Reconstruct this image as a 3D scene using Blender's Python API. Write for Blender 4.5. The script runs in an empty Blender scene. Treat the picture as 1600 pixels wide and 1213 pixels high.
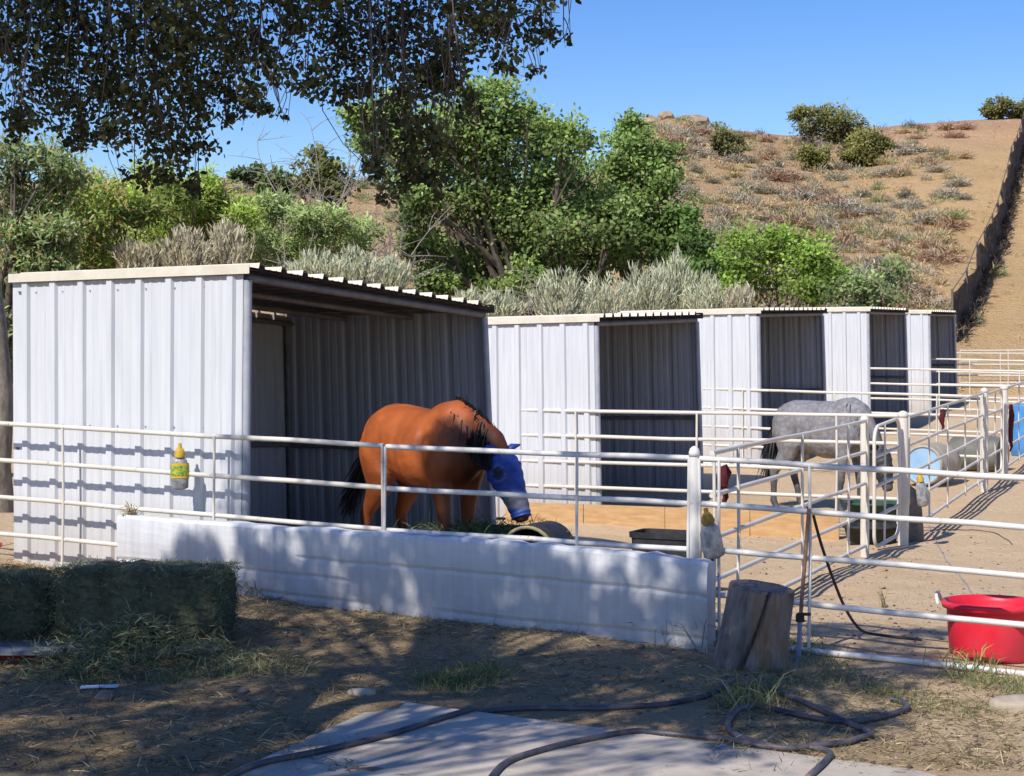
import bpy, bmesh, math, random
import numpy as np
from mathutils import Vector, Matrix

rng = np.random.default_rng(11)
random.seed(11)
scene = bpy.context.scene
COL = scene.collection
F = 2700.0          # focal length in photo pixels
CX, HY, CAMZ = 800.0, 560.0, 2.0
V = Vector

def P(px, py, Y):
    return V(((px - CX) / F * Y, Y, CAMZ + (HY - py) / F * Y))
def G(px, py, z=0.0):                       # pixel on the horizontal plane z
    Y = (CAMZ - z) * F / (py - HY)
    return V(((px - CX) / F * Y, Y, z))

SUN_AZ = math.radians(34.0)                 # light travels towards (sin, cos)
SUN_EL = math.radians(44.0)
SDIR = V((math.sin(SUN_AZ) * math.cos(SUN_EL), math.cos(SUN_AZ) * math.cos(SUN_EL), -math.sin(SUN_EL)))

# ------------------------------------------------------------------ terrain
CP = np.array([
    (-8, 6, .0), (-4, 8, .0), (0, 7, .0), (4, 7, .0), (8, 8, .0), (-4, 10, .0), (0, 10, .0), (3, 9.5, .0), (6, 11, .02),
    (-2, 11.3, .0), (0, 11, .04), (1.8, 10.9, .05), (3.2, 11.3, .02), (-2.7, 12.8, .2), (-1, 12.2, .18), (.6, 11.5, .14),
    (-4.6, 14.6, .26), (-6, 14, .24), (-8, 18, .3), (-4, 16, .3), (-2, 13.9, .3), (-1, 15.3, .13), (-.3, 17, .1),
    (.6, 12.6, .12), (1.5, 13, .08), (2.3, 14.4, .03), (3.5, 17.2, .02), (4.2, 18.5, .01), (5, 16.9, .0), (7, 20, .05),
    (0, 20.8, -.08), (2, 20, -.08), (3.7, 19.4, -.06), (1, 21.4, .08), (-2, 22, .12), (4, 23, -.04), (2.8, 24.7, .15),
    (6.8, 24.8, .08), (7.6, 27, .15), (4.1, 28.4, .2), (6, 28, .1), (5.5, 32, .4), (7.3, 35.8, .45), (9, 31, .25), (12, 33, .3),
    (10.4, 43.2, .62), (12, 47, .85), (14, 44, .6), (15, 52, 1.0), (0, 40, .6), (-8, 38, .6), (-10, 28, .5), (25, 48, .9), (20, 30, .4),
    (0, 52, 1.0), (-15, 52, 1.0), (30, 55, 1.0), (-30, 30, .6), (30, 10, .1), (-30, 0, 0), (0, -20, 0), (30, -20, 0)], float)
def gz(x, y):
    x = np.asarray(x, float); y = np.asarray(y, float)
    d2 = (x[..., None] - CP[:, 0]) ** 2 + (y[..., None] - CP[:, 1]) ** 2
    w = 1 / (d2 + 1.0) ** 2
    return (w * CP[:, 2]).sum(-1) / w.sum(-1)
def g(x, y): return float(gz(np.array([x]), np.array([y]))[0])
def onG(px, py):                            # pixel on the real ground
    z = 0.0
    for _ in range(12):
        p = G(px, py, z); z = g(p.x, p.y)
    return V((p.x, p.y, z))

RID = np.array([(-900, 300), (-200, 290), (0, 286), (330, 279), (450, 277), (600, 292), (760, 300), (900, 285), (975, 235), (1005, 207), (1022, 188),
                (1045, 182), (1068, 187), (1092, 194), (1150, 204), (1230, 212), (1320, 208), (1400, 197), (1500, 189), (1560, 186), (1620, 181), (1900, 172), (2600, 190)], float)
HY0, HYR = 49.0, 104.0
def sn(x, y, s):                            # cheap smooth noise
    return (np.sin(x * s * 1.3 + 1.7 * np.sin(y * s * .9)) + np.sin(y * s * 1.7 + 1.3 * np.sin(x * s * 1.1 + 2)) + .6 * np.sin((x + y) * s * 2.3)) / 2.6
def hillz(x, y):
    x = np.asarray(x, float); y = np.asarray(y, float)
    px = CX + F * x / y
    zr = CAMZ + (HY - np.interp(px, RID[:, 0], RID[:, 1])) / F * HYR
    t = (y - HY0) / (HYR - HY0)
    up = .82 + (zr - .82) * np.clip(t, 0, 1)
    z = np.where(t > 1, zr - (y - HYR) * .06, up)
    env = np.clip(t * 6, 0, 1) * np.clip((1 - t) * 8 + .12, .12, 1)
    return z + env * (.45 * sn(x, y, .11) + .16 * sn(x, y, .5))
def hz(x, y): return float(hillz(np.array([x]), np.array([y]))[0])
def hill_at(px, py):                        # point of the hillside seen at that pixel
    Ys = np.linspace(HY0 + .5, HYR, 500)
    xs = (px - CX) / F * Ys
    z = hillz(xs, Ys)
    pp = HY - (z - CAMZ) / Ys * F
    i = np.argmax(pp <= py) if (pp <= py).any() else len(Ys) - 2
    return V((xs[i], Ys[i], z[i]))

# ------------------------------------------------------------------ helpers
def setp(o, label=None, cat=None, group=None, kind=None):
    if label: o['label'] = label
    if cat: o['category'] = cat
    if group: o['group'] = group
    if kind: o['kind'] = kind
    return o
def thing(name, loc, label, cat, group=None, rz=0.0):
    o = bpy.data.objects.new(name, None); COL.objects.link(o)
    o.location = loc; o.rotation_euler = (0, 0, rz); o.empty_display_size = .2
    bpy.context.view_layer.update() if False else None
    return setp(o, label, cat, group)
def pmat(p):                                # world matrix of an unparented empty (location + z turn)
    return Matrix.Translation(p.location) @ Matrix.Rotation(p.rotation_euler.z, 4, 'Z')

class MB:
    """collects geometry in world space; build() links it as one mesh object"""
    def __init__(s): s.v = []; s.f = []; s.m = []; s.sm = []
    def add(s, vs, fs, mi=0, smooth=False):
        n = len(s.v); s.v += [tuple(v) for v in vs]
        for f in fs: s.f.append([i + n for i in f]); s.m.append(mi); s.sm.append(smooth)
    def box(s, c, size, rz=0, mi=0, R=None):
        sx, sy, sz = [q / 2 for q in size]; c = V(c)
        M = R if R is not None else Matrix.Rotation(rz, 3, 'Z')
        vs = [c + M @ V((a * sx, b * sy, d * sz)) for d in (-1, 1) for a, b in ((-1, -1), (1, -1), (1, 1), (-1, 1))]
        s.add(vs, [(3, 2, 1, 0), (4, 5, 6, 7), (0, 1, 5, 4), (1, 2, 6, 5), (2, 3, 7, 6), (3, 0, 4, 7)], mi)
    def tube(s, pts, r, n=8, mi=0, cap=True, flat=1.0):
        pts = [V(p) for p in pts]; k = len(pts)
        rs = r if isinstance(r, (list, tuple)) else [r] * k
        prev = None; rings = []
        for i, p in enumerate(pts):
            t = (pts[min(i + 1, k - 1)] - pts[max(i - 1, 0)]).normalized()
            if prev is None:
                up = V((0, 0, 1)) if abs(t.z) < .9 else V((1, 0, 0))
                a = t.cross(up).normalized()
            else:
                a = (prev - t * prev.dot(t)).normalized()
            prev = a; b = t.cross(a)
            rings.append([p + (a * math.cos(q) + b * math.sin(q) * flat) * rs[i] for q in [2 * math.pi * j / n for j in range(n)]])
        vs = [v for r_ in rings for v in r_]; fs = []
        for i in range(k - 1):
            for j in range(n):
                fs.append((i * n + j, i * n + (j + 1) % n, (i + 1) * n + (j + 1) % n, (i + 1) * n + j))
        s.add(vs, fs, mi, True)
        if cap:
            s.add(rings[0], [list(range(n))[::-1]], mi); s.add(rings[-1], [list(range(n))], mi)
    def lathe(s, prof, c, n=24, mi=0, axis='Z', R=None, smooth=True):
        c = V(c); vs = []
        for r, h in prof:
            for j in range(n):
                q = 2 * math.pi * j / n; v = V((r * math.cos(q), r * math.sin(q), h))
                vs.append(c + (R @ v if R is not None else v))
        fs = []
        for i in range(len(prof) - 1):
            for j in range(n):
                fs.append((i * n + j, i * n + (j + 1) % n, (i + 1) * n + (j + 1) % n, (i + 1) * n + j))
        s.add(vs, fs, mi, smooth)
    def build(s, name, mats, parent=None):
        me = bpy.data.meshes.new(name); me.from_pydata(s.v, [], s.f)
        for m in (mats if isinstance(mats, (list, tuple)) else [mats]): me.materials.append(m)
        me.polygons.foreach_set('material_index', s.m); me.polygons.foreach_set('use_smooth', s.sm)
        return link(name, me, parent)
def link(name, me, parent=None):
    o = bpy.data.objects.new(name, me); COL.objects.link(o)
    if parent is not None:
        if 'Rdone' not in me:
            top = parent
            chain = Matrix.Identity(4)
            while top is not None: chain = pmat(top) @ chain if top.type == 'EMPTY' else chain; top = top.parent
            me.transform(chain.inverted()); me['Rdone'] = 1
        o.parent = parent
    me.update()
    return o
def copy_tree(o, parent=None):
    c = o.copy(); COL.objects.link(c)
    if parent is not None: c.parent = parent
    for ch in list(o.children): copy_tree(ch, c)
    return c
def norm(a): return a / np.maximum(np.linalg.norm(a, axis=-1, keepdims=True), 1e-9)
def rdir(n):
    return norm(rng.normal(size=(n, 3)))
def raw_mesh(name, verts, nper, faces_tpl, cols, mat, parent):
    n = len(verts) // nper
    me = bpy.data.meshes.new(name)
    fl = [len(f) for f in faces_tpl]; flat = np.concatenate([np.array(f) for f in faces_tpl])
    loops = (flat[None, :] + (np.arange(n) * nper)[:, None]).ravel()
    starts1 = np.concatenate([[0], np.cumsum(fl)[:-1]])
    starts = (starts1[None, :] + (np.arange(n) * len(flat))[:, None]).ravel()
    tot = np.tile(fl, n)
    me.vertices.add(len(verts)); me.vertices.foreach_set('co', np.ascontiguousarray(verts, dtype=np.float32).ravel())
    me.loops.add(len(loops)); me.loops.foreach_set('vertex_index', loops.astype(np.int32))
    me.polygons.add(len(starts)); me.polygons.foreach_set('loop_start', starts.astype(np.int32)); 
    me.update(calc_edges=True)
    ca = me.color_attributes.new('Col', 'FLOAT_COLOR', 'POINT')
    c4 = np.ones((len(verts), 4), np.float32); c4[:, :3] = np.repeat(cols, nper, 0)
    ca.data.foreach_set('color', c4.ravel())
    me.materials.append(mat); me.validate()
    return link(name, me, parent)
def leaf_mesh(name, C, D, N, L, W, cols, mat, parent=None):
    C = np.asarray(C); n = len(C); D = norm(D); S = norm(np.cross(D, N)); N2 = norm(np.cross(S, D))
    L = np.broadcast_to(L, (n,))[:, None]; W = np.broadcast_to(W, (n,))[:, None]
    v = np.stack([C, C + .3 * L * D + .46 * W * S - .05 * L * N2, C + .7 * L * D + .42 * W * S - .05 * L * N2, C + L * D - .14 * L * N2,
                  C + .7 * L * D - .42 * W * S - .05 * L * N2, C + .3 * L * D - .46 * W * S - .05 * L * N2], 1).reshape(-1, 3)
    return raw_mesh(name, v, 6, [(0, 1, 2, 3), (0, 3, 4, 5)], cols, mat, parent)
def blade_mesh(name, C, D, L, W, cols, mat, parent=None, droop=.15):
    C = np.asarray(C); n = len(C); D = norm(D); S = norm(np.cross(D, rdir(n)))
    L = np.broadcast_to(L, (n,))[:, None]; W = np.broadcast_to(W, (n,))[:, None]
    up = np.array([0, 0, 1.0])
    B = rdir(n) * np.array([1, 1, .2])
    mid = C + .55 * L * D + B * L * droop * .4; tip = C + L * D - up * L * droop + B * L * droop
    v = np.stack([C - .5 * W * S, C + .5 * W * S, mid + .42 * W * S, tip + .06 * W * S, tip - .06 * W * S, mid - .42 * W * S], 1).reshape(-1, 3)
    return raw_mesh(name, v, 6, [(0, 1, 2, 5), (5, 2, 3, 4)], cols, mat, parent)
def vary(base, n, s=.2, hue=.1):
    b = np.array(base)[None, :] * (1 + s * rng.normal(size=(n, 1))) * (1 + hue * rng.normal(size=(n, 3)))
    return np.clip(b, .002, .95)
def mixcols(choices, probs, n, s=.2):
    idx = rng.choice(len(choices), n, p=np.array(probs) / sum(probs))
    return np.clip(np.array(choices)[idx] * (1 + s * rng.normal(size=(n, 1))), .002, .95)

# ------------------------------------------------------------------ materials
def newmat(name):
    m = bpy.data.materials.new(name); m.use_nodes = True
    nt = m.node_tree; nt.nodes.clear()
    o = nt.nodes.new('ShaderNodeOutputMaterial'); b = nt.nodes.new('ShaderNodeBsdfPrincipled')
    nt.links.new(b.outputs[0], o.inputs[0])
    return m, nt, b, o
def nd(nt, t, **kw):
    n = nt.nodes.new(t)
    for k, v in kw.items():
        if k.startswith('i_'): n.inputs[k[2:].replace('_', ' ')].default_value = v
        else: setattr(n, k, v)
    return n
def ramp(nt, stops):
    r = nt.nodes.new('ShaderNodeValToRGB'); e = r.color_ramp.elements
    while len(e) < len(stops): e.new(.5)
    for i, (p, c) in enumerate(stops):
        e[i].position = p; e[i].color = (c, c, c, 1) if isinstance(c, (int, float)) else tuple(c) + (1,)
    return r
def mixc(nt, fac, a, b, mode='MIX'):
    m = nt.nodes.new('ShaderNodeMix'); m.data_type = 'RGBA'; m.blend_type = mode
    for sock, val in ((m.inputs[0], fac), (m.inputs[6], a), (m.inputs[7], b)):
        if isinstance(val, (int, float)): sock.default_value = val
        elif isinstance(val, tuple): sock.default_value = val + (1,) if len(val) == 3 else val
        else: nt.links.new(val, sock)
    return m.outputs[2]
def surf(name, c1, c2, scale=4.0, rough=.7, bump=.0, bscale=None, c3=None, stretch=None, metallic=0.0, spec=.3, detail=6, coord='Object', lo=.35, hi=.65):
    m, nt, b, o = newmat(name)
    tc = nd(nt, 'ShaderNodeTexCoord'); src = tc.outputs[coord]
    if stretch:
        mp = nd(nt, 'ShaderNodeMapping'); mp.inputs['Scale'].default_value = stretch
        nt.links.new(src, mp.inputs[0]); src = mp.outputs[0]
    n1 = nd(nt, 'ShaderNodeTexNoise', i_Scale=scale, i_Detail=detail, i_Roughness=.62); nt.links.new(src, n1.inputs['Vector'])
    r = ramp(nt, [(lo, 0.0), (hi, 1.0)]); nt.links.new(n1.outputs[0], r.inputs[0])
    col = mixc(nt, r.outputs[0], c1, c2)
    if c3:
        n2 = nd(nt, 'ShaderNodeTexNoise', i_Scale=scale * .31, i_Detail=8.0, i_Roughness=.7); nt.links.new(src, n2.inputs['Vector'])
        r2 = ramp(nt, [(.52, 0.0), (.66, 1.0)]); nt.links.new(n2.outputs[0], r2.inputs[0])
        col = mixc(nt, r2.outputs[0], col, c3)
    nt.links.new(col, b.inputs['Base Color'])
    b.inputs['Roughness'].default_value = rough; b.inputs['Metallic'].default_value = metallic
    b.inputs['Specular IOR Level'].default_value = spec
    if bump:
        n3 = nd(nt, 'ShaderNodeTexNoise', i_Scale=bscale or scale * 4, i_Detail=8.0, i_Roughness=.7); nt.links.new(src, n3.inputs['Vector'])
        bp = nd(nt, 'ShaderNodeBump', i_Strength=bump, i_Distance=.03); nt.links.new(n3.outputs[0], bp.inputs['Height'])
        nt.links.new(bp.outputs[0], b.inputs['Normal'])
    return m
def leafmat(name, trans=.3, rough=.5, spec=.25):
    m, nt, b, o = newmat(name)
    at = nd(nt, 'ShaderNodeVertexColor', layer_name='Col')
    nt.links.new(at.outputs[0], b.inputs['Base Color']); b.inputs['Roughness'].default_value = rough
    b.inputs['Specular IOR Level'].default_value = spec
    tr = nd(nt, 'ShaderNodeBsdfTranslucent'); nt.links.new(mixc(nt, 1.0, at.outputs[0], (1.0, 1.15, .55), 'MULTIPLY'), tr.inputs[0])
    mx = nd(nt, 'ShaderNodeMixShader'); mx.inputs[0].default_value = trans
    nt.links.new(b.outputs[0], mx.inputs[1]); nt.links.new(tr.outputs[0], mx.inputs[2]); nt.links.new(mx.outputs[0], o.inputs[0])
    return m
LEAF = leafmat('leaf', .38); OAKLEAF = leafmat('oak_leaf', .12, .55, .12); DRY = leafmat('dry_blade', .15, .8, .1); SAGE = leafmat('sage_blade', .2, .85, .1)
BARK = surf('bark', (.075, .058, .045), (.15, .12, .10), 14, .95, .6, stretch=(1, 1, .25))
DEADWOOD = surf('dead_wood', (.20, .17, .145), (.33, .30, .265), 9, .95, .3)

def wallmat(name, c1, c2, dirt=None, rough=.45, spec=.3):
    m, nt, b, o = newmat(name)
    tc = nd(nt, 'ShaderNodeTexCoord')
    mp = nd(nt, 'ShaderNodeMapping'); mp.inputs['Scale'].default_value = (9, 9, .6); nt.links.new(tc.outputs['Object'], mp.inputs[0])
    n1 = nd(nt, 'ShaderNodeTexNoise', i_Scale=2.2, i_Detail=6.0); nt.links.new(mp.outputs[0], n1.inputs['Vector'])
    r = ramp(nt, [(.3, 0.0), (.7, 1.0)]); nt.links.new(n1.outputs[0], r.inputs[0])
    col = mixc(nt, r.outputs[0], c1, c2)
    n2 = nd(nt, 'ShaderNodeTexNoise', i_Scale=2.5, i_Detail=8.0, i_Roughness=.7); nt.links.new(tc.outputs['Object'], n2.inputs['Vector'])
    mp3 = nd(nt, 'ShaderNodeMapping'); mp3.inputs['Scale'].default_value = (14, 14, .45); nt.links.new(tc.outputs['Object'], mp3.inputs[0])
    n5 = nd(nt, 'ShaderNodeTexNoise', i_Scale=1.6, i_Detail=4.0); nt.links.new(mp3.outputs[0], n5.inputs['Vector'])
    r5 = ramp(nt, [(.60, 0.0), (.76, .45)]); nt.links.new(n5.outputs[0], r5.inputs[0]); col = mixc(nt, r5.outputs[0], col, tuple(q * .72 for q in c1))
    if dirt:
        sp = nd(nt, 'ShaderNodeSeparateXYZ'); nt.links.new(tc.outputs['Object'], sp.inputs[0])
        mr = nd(nt, 'ShaderNodeMapRange'); mr.inputs[1].default_value = .0; mr.inputs[2].default_value = .8; mr.inputs[3].default_value = 1.1; mr.inputs[4].default_value = 0
        nt.links.new(sp.outputs[2], mr.inputs[0])
        mu = nd(nt, 'ShaderNodeMath', operation='MULTIPLY'); nt.links.new(mr.outputs[0], mu.inputs[0]); nt.links.new(n2.outputs[0], mu.inputs[1])
        col = mixc(nt, mu.outputs[0], col, dirt)
    nt.links.new(col, b.inputs['Base Color'])
    b.inputs['Roughness'].default_value = rough; b.inputs['Specular IOR Level'].default_value = spec
    bp = nd(nt, 'ShaderNodeBump', i_Strength=.06, i_Distance=.02); nt.links.new(n2.outputs[0], bp.inputs['Height']); nt.links.new(bp.outputs[0], b.inputs['Normal'])
    return m
STEEL = wallmat('painted_steel_sheet', (.545, .56, .59), (.63, .64, .66), (.34, .28, .21))
SHADE_LINER = wallmat('steel_inside_shade_tone', (.31, .31, .335), (.40, .40, .425), (.28, .25, .21), .6, .2)  # inner wall faces, coloured darker than outside to imitate the unlit interior
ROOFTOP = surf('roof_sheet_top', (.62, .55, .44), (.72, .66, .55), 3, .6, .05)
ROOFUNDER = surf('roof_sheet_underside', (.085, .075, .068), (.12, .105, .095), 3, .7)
TRIM = surf('cream_trim', (.60, .54, .43), (.70, .65, .54), 5, .5)
FRAME = surf('dark_steel_tube', (.10, .095, .10), (.17, .16, .16), 6, .55)
POSTM = surf('grey_steel_post', (.32, .34, .38), (.42, .43, .47), 6, .5)
def pipemat(name, c1, c2, rust):
    m, nt, b, o = newmat(name)
    tc = nd(nt, 'ShaderNodeTexCoord')
    n1 = nd(nt, 'ShaderNodeTexNoise', i_Scale=3.0, i_Detail=5.0); nt.links.new(tc.outputs['Object'], n1.inputs['Vector'])
    n2 = nd(nt, 'ShaderNodeTexNoise', i_Scale=17.0, i_Detail=8.0, i_Roughness=.75); nt.links.new(tc.outputs['Object'], n2.inputs['Vector'])
    r = ramp(nt, [(.60, 0.0), (.67, 1.0)]); nt.links.new(n2.outputs[0], r.inputs[0])
    r1 = ramp(nt, [(.35, 0.0), (.65, 1.0)]); nt.links.new(n1.outputs[0], r1.inputs[0])
    nt.links.new(mixc(nt, r.outputs[0], mixc(nt, r1.outputs[0], c1, c2), rust), b.inputs['Base Color'])
    b.inputs['Roughness'].default_value = .5; b.inputs['Specular IOR Level'].default_value = .35
    return m
PIPE = pipemat('painted_pipe', (.60, .55, .47), (.70, .66, .58), (.34, .24, .17))
PIPEW = pipemat('white_pipe', (.63, .60, .55), (.72, .70, .66), (.42, .33, .26))
RUSTY = surf('rusty_rod', (.16, .09, .06), (.26, .17, .12), 20, .8)
BLACKRUB = surf('black_rubber', (.018, .018, .02), (.045, .045, .05), 9, .6, .1)
HOSEM = surf('black_hose', (.045, .045, .055), (.11, .10, .11), 6, .45, .05, c3=(.22, .17, .15))
GREYHOSE = surf('grey_hose', (.22, .25, .31), (.33, .35, .40), 6, .5)
CONC = surf('concrete', (.44, .38, .30), (.55, .48, .39), 5, .9, .25, 30, c3=(.34, .29, .23))
OSB = surf('plywood', (.44, .265, .12), (.56, .36, .18), 9, .8, .2, 40, stretch=(.5, .5, 3))
WHITEWALL = surf('whitewashed_boards', (.50, .515, .545), (.62, .625, .64), 4, .85, .2, 16, c3=(.40, .40, .41))
BLUEWOOD = surf('grey_blue_wood', (.11, .135, .16), (.17, .19, .21), 10, .85, .3, stretch=(.3, 3, 3))
REDWOOD = surf('dull_red_paint', (.20, .02, .02), (.28, .05, .04), 10, .8)
REDPLASTIC = surf('red_plastic', (.68, .015, .035), (.76, .04, .07), 3, .4, .03, spec=.4, c3=(.58, .05, .07))
ROPEW = surf('white_rope', (.6, .56, .5), (.72, .68, .62), 40, .9)
MAROON = surf('maroon_rope', (.07, .010, .016), (.12, .018, .022), 30, .9, .3)
STUMPSIDE = surf('weathered_wood', (.13, .11, .095), (.34, .30, .265), 9, .95, .8, 40, stretch=(1, 1, .30), c3=(.27, .16, .07))
STUMPTOP = surf('cut_wood', (.16, .13, .11), (.26, .22, .18), 20, .95, .5)
STONE = surf('stone', (.36, .29, .22), (.52, .43, .33), 7, .95, .5, 20)
YELLOW = surf('yellow_plastic', (.55, .34, .025), (.68, .46, .06), 22, .5, c3=(.36, .22, .04))
GREENLABEL = surf('green_print', (.06, .22, .05), (.5, .45, .05), 60, .5, lo=.45, hi=.55)
TRAPBAG = surf('cloudy_bag', (.16, .17, .19), (.40, .39, .36), 18, .25, .3, 30, spec=.6)
BARRELC = surf('cream_barrel', (.34, .30, .23), (.46, .41, .32), 6, .6, c3=(.22, .20, .16))
LIDBLUE = surf('pale_blue_plastic', (.24, .42, .62), (.36, .52, .68), 3, .4)
BLUE = surf('blue_plastic', (.05, .22, .55), (.09, .30, .62), 4, .35, spec=.4)
GREENB = surf('green_plastic', (.03, .07, .05), (.06, .11, .08), 6, .5)
GREYB = surf('grey_plastic', (.12, .125, .105), (.19, .19, .16), 6, .6, c3=(.09, .085, .075))
HAYM = surf('baled_hay', (.085, .10, .058), (.17, .185, .11), 24, .95, 1.0, 60, c3=(.12, .12, .075))
MESHBROWN = surf('weathered_post', (.12, .10, .085), (.2, .17, .14), 8, .9)

def groundmat(name, cols, hill=False):
    m, nt, b, o = newmat(name)
    tc = nd(nt, 'ShaderNodeTexCoord'); src = tc.outputs['Object']
    at = nd(nt, 'ShaderNodeVertexColor', layer_name='Col')
    def noise(s, d=8.0, r=.65):
        n = nd(nt, 'ShaderNodeTexNoise', i_Scale=s, i_Detail=d, i_Roughness=r); nt.links.new(src, n.inputs['Vector']); return n.outputs[0]
    def rp(x, a, c):
        r = ramp(nt, [(a, 0.0), (c, 1.0)]); nt.links.new(x, r.inputs[0]); return r.outputs[0]
    s = .22 if hill else 1.0
    c = mixc(nt, rp(noise(.9 * s), .35, .68), cols[0], cols[1])
    c = mixc(nt, rp(noise(3.1 * s), .54, .72), c, cols[2])
    c = mixc(nt, rp(noise(19 * s, 5.0, .7), .58, .72), c, cols[3])
    c = mixc(nt, rp(noise(55 * s, 3.0, .7), .3, .75), mixc(nt, 1.0, c, (.78, .76, .74), 'MULTIPLY'), c)
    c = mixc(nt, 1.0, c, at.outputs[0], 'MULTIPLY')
    nt.links.new(c, b.inputs['Base Color']); b.inputs['Roughness'].default_value = .97; b.inputs['Specular IOR Level'].default_value = .1
    ad = nd(nt, 'ShaderNodeMath', operation='ADD'); nt.links.new(noise(7 * s), ad.inputs[0]); nt.links.new(noise(40 * s), ad.inputs[1])
    vo = nd(nt, 'ShaderNodeTexVoronoi', i_Scale=4.5 if not hill else .8); nt.links.new(src, vo.inputs['Vector'])
    rv = ramp(nt, [(.08, 0.0), (.30, 1.0)]); nt.links.new(vo.outputs[0], rv.inputs[0])
    a2 = nd(nt, 'ShaderNodeMath', operation='MULTIPLY_ADD'); a2.inputs[1].default_value = .45; nt.links.new(rv.outputs[0], a2.inputs[0]); nt.links.new(ad.outputs[0], a2.inputs[2]); ad = a2
    bp = nd(nt, 'ShaderNodeBump', i_Strength=.8, i_Distance=.05 if not hill else .35); nt.links.new(ad.outputs[0], bp.inputs['Height'])
    nt.links.new(bp.outputs[0], b.inputs['Normal'])
    return m
GROUND = groundmat('sandy_dirt', [(.78, .57, .345), (.84, .63, .40), (.71, .51, .30), (.56, .40, .24)])
HILL = groundmat('dry_hillside', [(.74, .50, .245), (.80, .56, .30), (.66, .45, .235), (.52, .38, .22)], True)

# ------------------------------------------------------------------ setting
def grid(name, xs, ys, zf, mat, colf):
    X, Y = np.meshgrid(xs, ys); Z = zf(X.ravel(), Y.ravel())
    vs = np.stack([X.ravel(), Y.ravel(), Z], 1); nx = len(xs); fs = []
    for j in range(len(ys) - 1):
        for i in range(nx - 1):
            a = j * nx + i; fs.append((a, a + 1, a + nx + 1, a + nx))
    me = bpy.data.meshes.new(name); me.from_pydata(vs.tolist(), [], fs)
    ca = me.color_attributes.new('Col', 'FLOAT_COLOR', 'POINT')
    c4 = np.ones((len(vs), 4), np.float32); c4[:, :3] = colf(vs)
    ca.data.foreach_set('color', c4.ravel()); me.materials.append(mat)
    me.polygons.foreach_set('use_smooth', [True] * len(fs)); me.update()
    o = bpy.data.objects.new(name, me); COL.objects.link(o); return setp(o, kind='structure')
xs = np.concatenate([np.arange(-140, -12, 8), np.arange(-12, 14, .14), np.arange(14, 141, 6)])
ys = np.concatenate([np.arange(-90, 6, 6), np.arange(6, 20, .12), np.arange(20, 54, .8)])
def gfun(x, y):
    b = .022 * sn(x, y, 1.9) + .012 * sn(x, y, 5.1)
    b = np.where((y > 6) & (y < 20) & (abs(x) < 13), b, 0)
    return gz(x, y) + b
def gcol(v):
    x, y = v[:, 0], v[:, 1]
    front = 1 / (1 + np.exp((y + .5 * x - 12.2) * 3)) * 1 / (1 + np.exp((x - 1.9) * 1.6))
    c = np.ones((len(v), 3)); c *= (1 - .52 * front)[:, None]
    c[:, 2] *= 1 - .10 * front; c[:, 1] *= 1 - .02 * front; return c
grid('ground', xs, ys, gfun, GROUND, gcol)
# hillside: fan-shaped sheet
pxs = np.concatenate([np.linspace(-1400, -40, 30), np.linspace(0, 1660, 230), np.linspace(1700, 3600, 40)])
hys = np.concatenate([np.linspace(HY0, HYR, 70), np.array([106, 110, 118, 130, 160, 220, 320])])
vs = []; fs = []
for y in hys:
    x = (pxs - CX) / F * y; z = hillz(x, np.full_like(x, y)); z[:] = z - (.5 if y == HY0 else 0); vs += list(zip(x, np.full_like(x, y), z))
n = len(pxs)
for j in range(len(hys) - 1):
    for i in range(n - 1): a = j * n + i; fs.append((a, a + 1, a + n + 1, a + n))
me = bpy.data.meshes.new('hillside'); me.from_pydata([tuple(map(float, v)) for v in vs], [], fs)
va = np.array(vs); pxv = CX + F * va[:, 0] / va[:, 1]
ca = me.color_attributes.new('Col', 'FLOAT_COLOR', 'POINT'); c4 = np.ones((len(va), 4), np.float32)
tt = np.clip((va[:, 1] - HY0) / (HYR - HY0), 0, 1)
scrub = np.clip((1480 - pxv + 90 * sn(va[:, 0], va[:, 1], .25)) / 200, 0, 1) * np.clip(tt * 3, 0, 1)
c4[:, 0] = 1 - .13 * scrub; c4[:, 1] = 1 - .15 * scrub; c4[:, 2] = 1 - .08 * scrub
red = np.clip((tt - .78) * 6, 0, 1) * np.clip((pxv - 1150) / 150, 0, 1); c4[:, 1] *= 1 - .16 * red; c4[:, 0] *= 1 - .10 * red
ca.data.foreach_set('color', c4.ravel()); me.materials.append(HILL); me.polygons.foreach_set('use_smooth', [True] * len(fs)); me.update()
ho = bpy.data.objects.new('hillside', me); COL.objects.link(ho); setp(ho, kind='structure')
# rock knoll
mb = MB()
for k in range(16):
    px = 1018 + k * 5 + random.uniform(-4, 4); p = P(px, 186 + random.uniform(-4, 9) + abs(px - 1045) * .12, HYR - .6)
    r = random.uniform(.3, .75)
    bm = bmesh.new(); bmesh.ops.create_icosphere(bm, subdivisions=2, radius=r)
    q = random.random() * 9
    for v in bm.verts: v.co *= 1 + .22 * math.sin(v.co.x * 7 + q) * math.cos(v.co.y * 6 - q); v.co.z *= .62
    mb.add([v.co + p for v in bm.verts], [[v.index for v in f.verts] for f in bm.faces]); bm.free()
setp(mb.build('rock_outcrop', surf('tan_rock', (.30, .22, .15), (.42, .32, .22), 2, .95, .5)), 'tan rocky knob on the crest of the hill beyond the trees', 'rock')

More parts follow.
